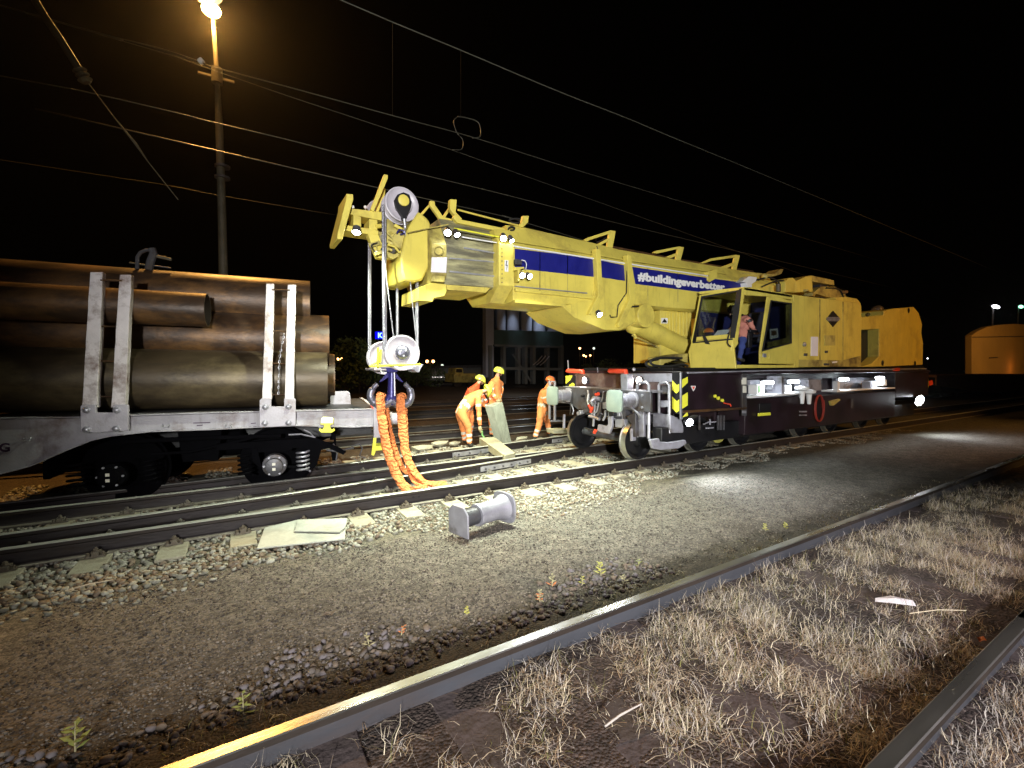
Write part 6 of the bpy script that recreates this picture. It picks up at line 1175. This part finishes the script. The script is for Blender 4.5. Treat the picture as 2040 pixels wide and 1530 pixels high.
# wires
def wire(name, pts, Y, r, label, m='wire', n=6):
    P = [PY(x, y, Y) for x, y in pts]; d0 = (P[0]-P[1]).normalized(); d1 = (P[-1]-P[-2]).normalized()
    P = [P[0]+d0*6]+P+([P[-1]+d1*25] if n == 6 else []); o = build(name, MB().tube(arc(P, 5), r, 6), M[m], None, ang=180); return tag(o, label, 'wire')
wire('overhead_wire', [(679, 0), (782, 44), (919, 100.5), (1110, 181), (1248, 235), (1336, 272), (1473, 328), (1591, 377)], 5.6, .007, 'highest overhead wire, crossing the sky from the top edge')
wire('overhead_wire', [(145, 51), (220, 72), (314, 95), (396, 122), (431, 135), (588, 177), (796, 234), (944, 274), (1130, 333), (1326, 392), (1473, 436)], 9.0, .009, 'upper overhead wire passing just above the mast bracket')
wire('overhead_wire', [(145, 53), (220, 75), (333, 108), (431, 142), (588, 196), (698, 232), (800, 266), (915, 304), (1081, 363)], 9.4, .006, 'thin overhead wire splitting off below the upper one')
wire('overhead_wire', [(0, 151), (157, 180), (345, 223), (431, 245), (588, 282), (800, 338), (983, 382), (1228, 444), (1424, 490)], 8.6, .007, 'overhead contact wire running down towards the boom')
wire('overhead_wire', [(110, 335), (333, 369), (431, 388), (667, 428)], 14.5, .004, 'faint lowest overhead wire behind the crane head', n=0)
wire('overhead_wire', [(831, 392), (1022, 436), (1160, 478)], 9.8, .010, 'thick dark overhead wire just above the boom')
def loop(pts, Y, r, lab): tag(build('jumper_wire', MB().tube(arc([PY(x, y, Y) for x, y in pts]), r, 6), M['wire'], None, ang=180), lab, 'wire')
loop([(912, 232), (930, 235), (952, 243), (958, 262), (955, 273), (941, 275)], 9.0, .012, 'looped jumper wire on the upper overhead wire, right loop'); loop([(912, 232), (904, 242), (910, 264), (922, 279), (920, 297), (901, 298)], 9.2, .009, 'looped jumper wire hanging left of the other loop')
for (x, ya, yb, Y, lab) in ((782, 46, 230, 7.3, 'thin dropper wire over the crane head'), (918, 102, 232, 7.3, 'thin dropper wire above the looped jumper')):
    tag(build('dropper_wire', MB().tube([PY(x, ya, 5.6 if x != 753 else 9.0), PY(x, yb, 9.0)], .002, 5), M['wire'], None), lab, 'wire')
st = thing('mast_stay', PY(60, -20, 8.5), 'thick diagonal stay tube crossing the top left corner', 'stay')
build('tube', MB().tube([PY(52, -30, 8.5), PY(88, 31, 8.5), PY(120, 78, 8.5), PY(157, 137, 8.5)], .045, 12), M['post'], st)
build('insulator', MB().lathe(PY(157, 137, 8.5), PY(170, 160, 8.5)-PY(157, 137, 8.5), [(0, .06), (.02, .085), (.05, .05), (.08, .085), (.11, .05), (.14, .085), (.18, .05)], 16), M['post'], st)
build('stay_wire', MB().tube([PY(168, 155, 8.5), PY(226, 232, 8.6), PY(270, 286, 8.7), PY(294, 321, 8.8), PY(355, 398, 9)], [.007, .007, .02, .007, .006], 8), M['post'], st)
tag(build('wire_clamp', MB().cyl(PY(397, 118, 9.0), PY(404, 126, 9.0), .045, n=10), M['white'], None), 'small white clamp on the overhead wires left of the mast', 'clamp')

# silo building
YB = 34.0
sb = thing('silo_building', Vector((PY(1045, 700, YB).x, YB, -.25)), 'dim concrete building with upright silos over an open frame, behind the boom', 'building')
M['sil'] = mat('silo_concrete', (0.16, 0.18, 0.23), .8, var=.2, vs=.6, dirt=(.12, .12, .13), dirt_amt=.5); M['sil2'] = mat('frame_concrete', (0.07, 0.08, .085), .85, var=.2, vs=.6)
mb = MB(); mb.pp([(968, 560), (984, 560), (984, 752), (968, 752)], YB, YB+.6); build('end_wall', mb, M['sil'], sb, .02)
for i, (x, wd) in enumerate(((996, 16), (1022, 20), (1048, 18), (1074, 20), (1100, 20))):
    a = PY(x, 560, YB+1.2); b = PY(x, 668, YB+1.2); build('silo', MB().cyl(a, b, (wd/2+3)/918*42*.98, n=32), M['sil'], sb)
build('netting', MB().pp([(985, 657), (1122, 661), (1122, 690), (985, 690)], YB-.1, YB+.0), mat('green_netting', (.012, .035, .033), .8, var=.4, vs=1.5), sb)
for x in (975, 1003, 1032, 1046, 1062, 1090, 1118): build('column', MB().pp([(x, 688), (x+5, 688), (x+5, 765), (x, 765)], YB-.2, YB+.3), M['sil2'], sb)
build('floor_beam', MB().pp([(985, 731), (1122, 733), (1122, 738), (985, 736)], YB-.25, YB+2), M['sil2'], sb); build('floor_beam', MB().pp([(985, 686), (1122, 690), (1122, 693), (985, 690)], YB-.25, YB+2), M['sil2'], sb)
build('brace', MB().pp([(1020, 705), (1023, 705), (1060, 760), (1056, 760)], YB-.3, YB-.2), M['sil2'], sb)
for i, (x, y) in enumerate(((1062, 727), (1069, 727), (1076, 728))): build('stair_rail', MB().tube([PY(x, y, YB-.5), PY(x+10, y-8, YB-.5), PY(x+18, y-18, YB-.5)], .045, 6), M['galv'], sb)
for x, pw__ in ((1020, 450), (1072, 900), (1108, 200)): 
    s_ = PY(x, 588, YB-.6); spot(s_, PY(x, 640, YB+.3), pw__, (.75, .85, 1), 48, .9, .15); build('down_lamp', MB().lathe(s_+Vector((0, 0, .15)), (0, 0, -1), [(0, .1), (.1, .2)], 12), M['dkgrey'], sb)
point(PY(1040, 700, YB-7), 120, (.6, .75, .85), .5)  # unseen fill light added to lift the front of the building
# small far lamps
LO = emis('far_sodium_lens', (1.0, .45, .15), 9); LW = emis('far_white_lens', (.9, .95, 1), 7); LG = emis('far_green_lens', (.3, 1, .6), 3); LD = emis('far_dim_lens', (.8, .9, .75), 1.2)
def farlamp(x, y, Y, r, m, lab, post=True, n=1, dx=0):
    c = PY(x, y, Y); t = thing('street_lamp', Vector((c.x, c.y, -.25)), lab, 'street lamp', 'small lamps far across the yard')
    for i in range(n): q = PY(x+i*dx, y, Y); build('lens', MB().ball(q, r, 10), m, t); build('lamp_head', MB().box(q+Vector((0, 0, r*1.05)), (r*2.4, r*2, r*.35)), M['dkgrey'], t, .02)
    xm = x+dx*(n-1)/2
    if post: q = PY(xm, y, Y); build('post', MB().cyl((q.x, q.y, -.25), q, .09, .06, 8), M['post'], t)
    if n > 1: build('arm', MB().cyl(PY(x, y, Y)+Vector((0, 0, r)), PY(x+dx*(n-1), y, Y)+Vector((0, 0, r)), .05, n=6), M['post'], t)
farlamp(851, 720, 80, .27, LO, 'twin orange street lamp glowing right of the hook block', n=2, dx=12)
farlamp(674, 715, 80, .24, LO, 'twin pale orange street lamp beside the end of the pipes', n=2, dx=6)
farlamp(1155, 694, 90, .26, LO, 'tall orange street lamp under the boom, right of the silo building')
for i, (x, y, r, m, lab) in enumerate([(1163, 708, .24, LO, 'leftmost of the three low orange lamps under the boom'), (1167, 710, .2, LO, 'middle of the three low orange lamps under the boom'), (1176, 708, .2, LO, 'rightmost of the three low orange lamps under the boom'), (1116, 716, .32, LW, 'white lamp at the right edge of the silo building'), (1121, 716, .2, LG, 'tiny green lamp beside the white one by the silo building'),
        (881, 728, .28, LD, 'faint lamp right of the twin orange lamp'), (891, 732, .30, LD, 'second faint lamp right of the twin orange lamp'), (1295, 693, .15, LW, 'tiny white lamp between the cylinder and the boom'), (1848, 714, .28, LW, 'white lamp just right of the counterweight'), (1183, 694, .3, LD, 'dim grey lamp in the trees under the boom'), (926, 757, .2, LW, 'small white lamp low behind the stooping worker')]): farlamp(x, y, 90, r, m, lab)
farlamp(1849, 763, 22, .03, LW, 'small pale marker lamp low behind the crane', post=True)
# blue station sign
c = PY(754, 668, 60); t = thing('blue_sign', Vector((c.x, c.y, -.25)), 'glowing blue sign with a pale letter between the hoist ropes', 'sign')
mb = MB(); mb.pp([(748, 661), (763, 661), (763, 675), (748, 675)], 60, 60.15); build('panel', mb, emis('blue_sign_panel', (.0, .0, 1.0), 1.6), t); text('K', PY(752.5, 672.5, 59.95), .9, (1, 0, 0), UP, t, emis('pale_sign_letter', (.3, .7, 1), 2.5), bold=.02); build('post', MB().cyl((c.x, c.y+.2, -.25), (c.x, c.y+.2, c.z), .1, n=8), M['post'], t)
# dim yellow track machine and low sheds
ym = thing('track_machine', PY(925, 762, 42), 'dim yellow track machine standing far behind the workers', 'track machine')
build('body', MB().pp([(905, 744), (948, 744), (950, 762), (905, 762)], 42, 44.5), M['yellow_dirty'], ym, .05); build('cab', MB().pp([(908, 733), (922, 733), (924, 745), (906, 745)], 42.2, 44), M['yellow_dirty'], ym, .05); build('window', MB().pp([(910, 735), (920, 735), (921, 742), (909, 742)], 42.1, 42.19), M['black'], ym)
for x in (912, 940): build('wheel', MB().cyl(PY(x, 764, 42.2), PY(x, 764, 42.2)+Vector((0, .3, 0)), .45, n=16), M['black'], ym)
sh = thing('low_shed', PY(910, 755, 52), 'long low grey shed with a bright strip, far behind the hook', 'shed')
build('wall', MB().pp([(850, 733), (965, 731), (965, 757), (850, 758)], 52, 58), mat('grey_shed', (.14, .15, .15), .8, var=.2, vs=.8), sh); build('roof', MB().pp([(848, 729), (967, 727), (967, 732), (848, 734)], 51.5, 58.5), M['dkgrey'], sh); build('light_strip', MB().pp([(862, 750.5), (900, 751), (900, 752.3), (862, 752)], 51.8, 51.9), emis('strip', (1, .9, .85), 1.5), sh)
# bushes and trees, many small leaves
def tree(px_, py_, Y, h, w_, label, trunk=True, n=1500, seed=1, m=None):
    c = PY(px_, py_, Y); g = Vector((c.x, Y, -.25)); t = thing('tree' if h > 3 else 'bush', g, label, 'tree' if h > 3 else 'bush')
    r2 = np.random.default_rng(seed); k = 14; cc = np.stack([r2.normal(0, w_*.28, k), r2.normal(0, w_*.28, k), r2.uniform(h*.3, h*.88, k)], -1); cr_ = r2.uniform(.18, .34, k)*w_*.8
    q = r2.integers(0, k, n); d = r2.normal(size=(n, 3)); d /= np.linalg.norm(d, axis=1)[:, None]; P = cc[q]+d*(cr_[q]*r2.uniform(.6, 1.05, n))[:, None]; P[:, 2] = np.maximum(P[:, 2], .1)
    Rm = rotm(n); s_ = r2.uniform(.06, .15, n)*(1 if h > 3 else .6); ql = np.array([(-1, -.5, 0), (1, -.5, 0), (1, .5, .3), (-1, .5, .1)], float)
    V = np.einsum('nij,kj->nki', Rm, ql)*s_[:, None, None]+P[:, None]; o = fast_mesh('crown', V.reshape(-1, 3), np.arange(n*4).reshape(-1, 4), [m]); o.parent = t; ORG[o.name] = g
    tb = MB().tube([g, g+Vector((.05, 0, h*.4)), g+Vector((0, .1, h*.7))], [h*.03, h*.02, h*.01], 8)
    for i in range(5): e = Vector(cc[i]); tb.tube([g+Vector((0, 0, h*(.2+.08*i))), g+e*.6+Vector((0, 0, h*.1)), g+e], [h*.012, h*.008, .01], 5)
    build('trunk', tb, M['dim'], t)
lf = mat('dark_foliage', (.05, .085, .03), .7, var=.4)
for i, (x, y, Y, h, w_, lab) in enumerate([(1205, 735, 30, 2.4, 3.6, 'round dark bush behind the red handles of the crane'), (1245, 735, 33, 2.6, 3.0, 'dark bush just right of the round one under the boom'), (655, 760, 34, 4.2, 4.5, 'dark tree behind the end of the pipes'), (715, 760, 36, 3.6, 4.5, 'dark tree behind the hook block'), (1290, 735, 36, 4.0, 4.0, 'dark tree behind the lifting cylinder'), (830, 760, 45, 2.6, 4, 'low dark bush under the twin orange lamp')]): tree(x, y, Y, h, w_, lab, n=2600, seed=20+i, m=lf)
# hall on the right with its floodlights
hl = thing('hall', Vector((PY(1990, 745, 22).x, 22, -.25)), 'hall with a rounded roof glowing dim orange at the right edge', 'building')
M['hall'] = mat('hall_wall', (.42, .30, .14), .8, var=.15, vs=.15, dirt=(.28, .2, .1), dirt_amt=.4, bump=.05)
XH = PY(1937, 700, 22).x
build('wall', MB().pp([(1937, 752), (1937, 668), (1950, 659), (1968, 651), (1990, 647), (2020, 645), (2060, 647), (2130, 655), (2130, 750)], 22, 22.8), M['hall'], hl, .1, ang=20)
build('wall_seam', MB().pp([(1938, 671), (2130, 668), (2130, 669.5), (1938, 672.5)], 21.95, 22), M['dkgrey'], hl); build('hall_sign', MB().pp([(1972, 712), (1988, 711), (1988, 713), (1972, 714)], 21.9, 22), M['dkgrey'], hl)
spot((80, 0, 9), PY(2000, 700, 22), 9000, SOD, 80, .8, .5); point(PY(2040, 735, 20.5), 70, (1, .30, .05), 1.5)
for (x, y, wx_, m, pw_, lab) in ((1984, 611, 2.6, LW, 1, 'bright white floodlight above the hall roof'), (2034, 611, 1.4, LG, 1, 'greenish floodlight at the right edge above the hall')):
    c = PY(x, y, 30); t = thing('floodlight', Vector((c.x, c.y, -.25)), lab, 'floodlight'); q = build('lamp_head', MB().box(c+Vector((0, .2, .2)), (wx_*1.2, .5, .5)), M['dkgrey'], t, .05); build('lens', MB().ball(c, .85, 16, (wx_, .4, .42)), m, q); build('post', MB().cyl((c.x, c.y+.4, -.25), (c.x, c.y+.4, c.z), .15, n=10), M['dkgrey'], t)  # lens ball enlarged so its shape carries the floodlight's glow
# flat wagon beyond the crane
fw_ = thing('flat_wagon', PY(1950, 790, 9.3)+Vector((0, 0, -.4)), 'empty brown flat wagon standing beyond the crane at the right edge', 'railway wagon')
WR_ = mat('brown_wagon_paint', (.30, .15, .07), .7, var=.3)
build('deck', MB().pp([(1866, 747), (2060, 745), (2060, 753), (1866, 752)], 9.3, 11.9), WR_, fw_, .02); build('side_sill', MB().pp([(1866, 752), (2060, 753), (2060, 776), (1985, 782), (1940, 779), (1866, 768)], 9.35, 9.42), WR_, fw_, .01)
for x in (1895, 2015): build('bogie', MB().pp([(x-22, 768), (x+22, 769), (x+16, 782), (x-14, 782)], 9.5, 11.5), M['black'], fw_, .05)
for x in (1883, 1906, 2003, 2027): build('wheel', MB().cyl(PY(x, 776, 9.8), PY(x, 776, 9.8)+Vector((0, .12, 0)), .45, n=24), M['dkgrey'], fw_)
side('rear_chevron', [(1841, 752), (1850, 755), (1850, 772), (1841, 768)], 5.3, 5.34, M['chev_y']); side('rear_red_disc', [(1851, 760), (1858, 757), (1859, 766), (1852, 769)], 5.3, 5.34, M['red'])

# ---- night haze (thin volume added to give the lamps a glow)
hz = build('haze', MB().bb((-60, -40, -6), (230, 150, 22)), M['white'], None, smooth=False)
hm = bpy.data.materials.new('lamp_glow_haze'); hm.use_nodes = True; nt = hm.node_tree; nt.nodes.remove(nt.nodes['Principled BSDF'])
pv = nt.nodes.new('ShaderNodeVolumePrincipled'); pv.inputs['Color'].default_value = (1, 1, 1, 1); pv.inputs['Density'].default_value = 0.00022; pv.inputs['Anisotropy'].default_value = 0.9
nt.links.new(pv.outputs[0], nt.nodes['Material Output'].inputs['Volume']); hz.data.materials.clear(); hz.data.materials.append(hm); tag(hz, kind='stuff', label='thin haze added for the glow round the lamps', cat='haze')
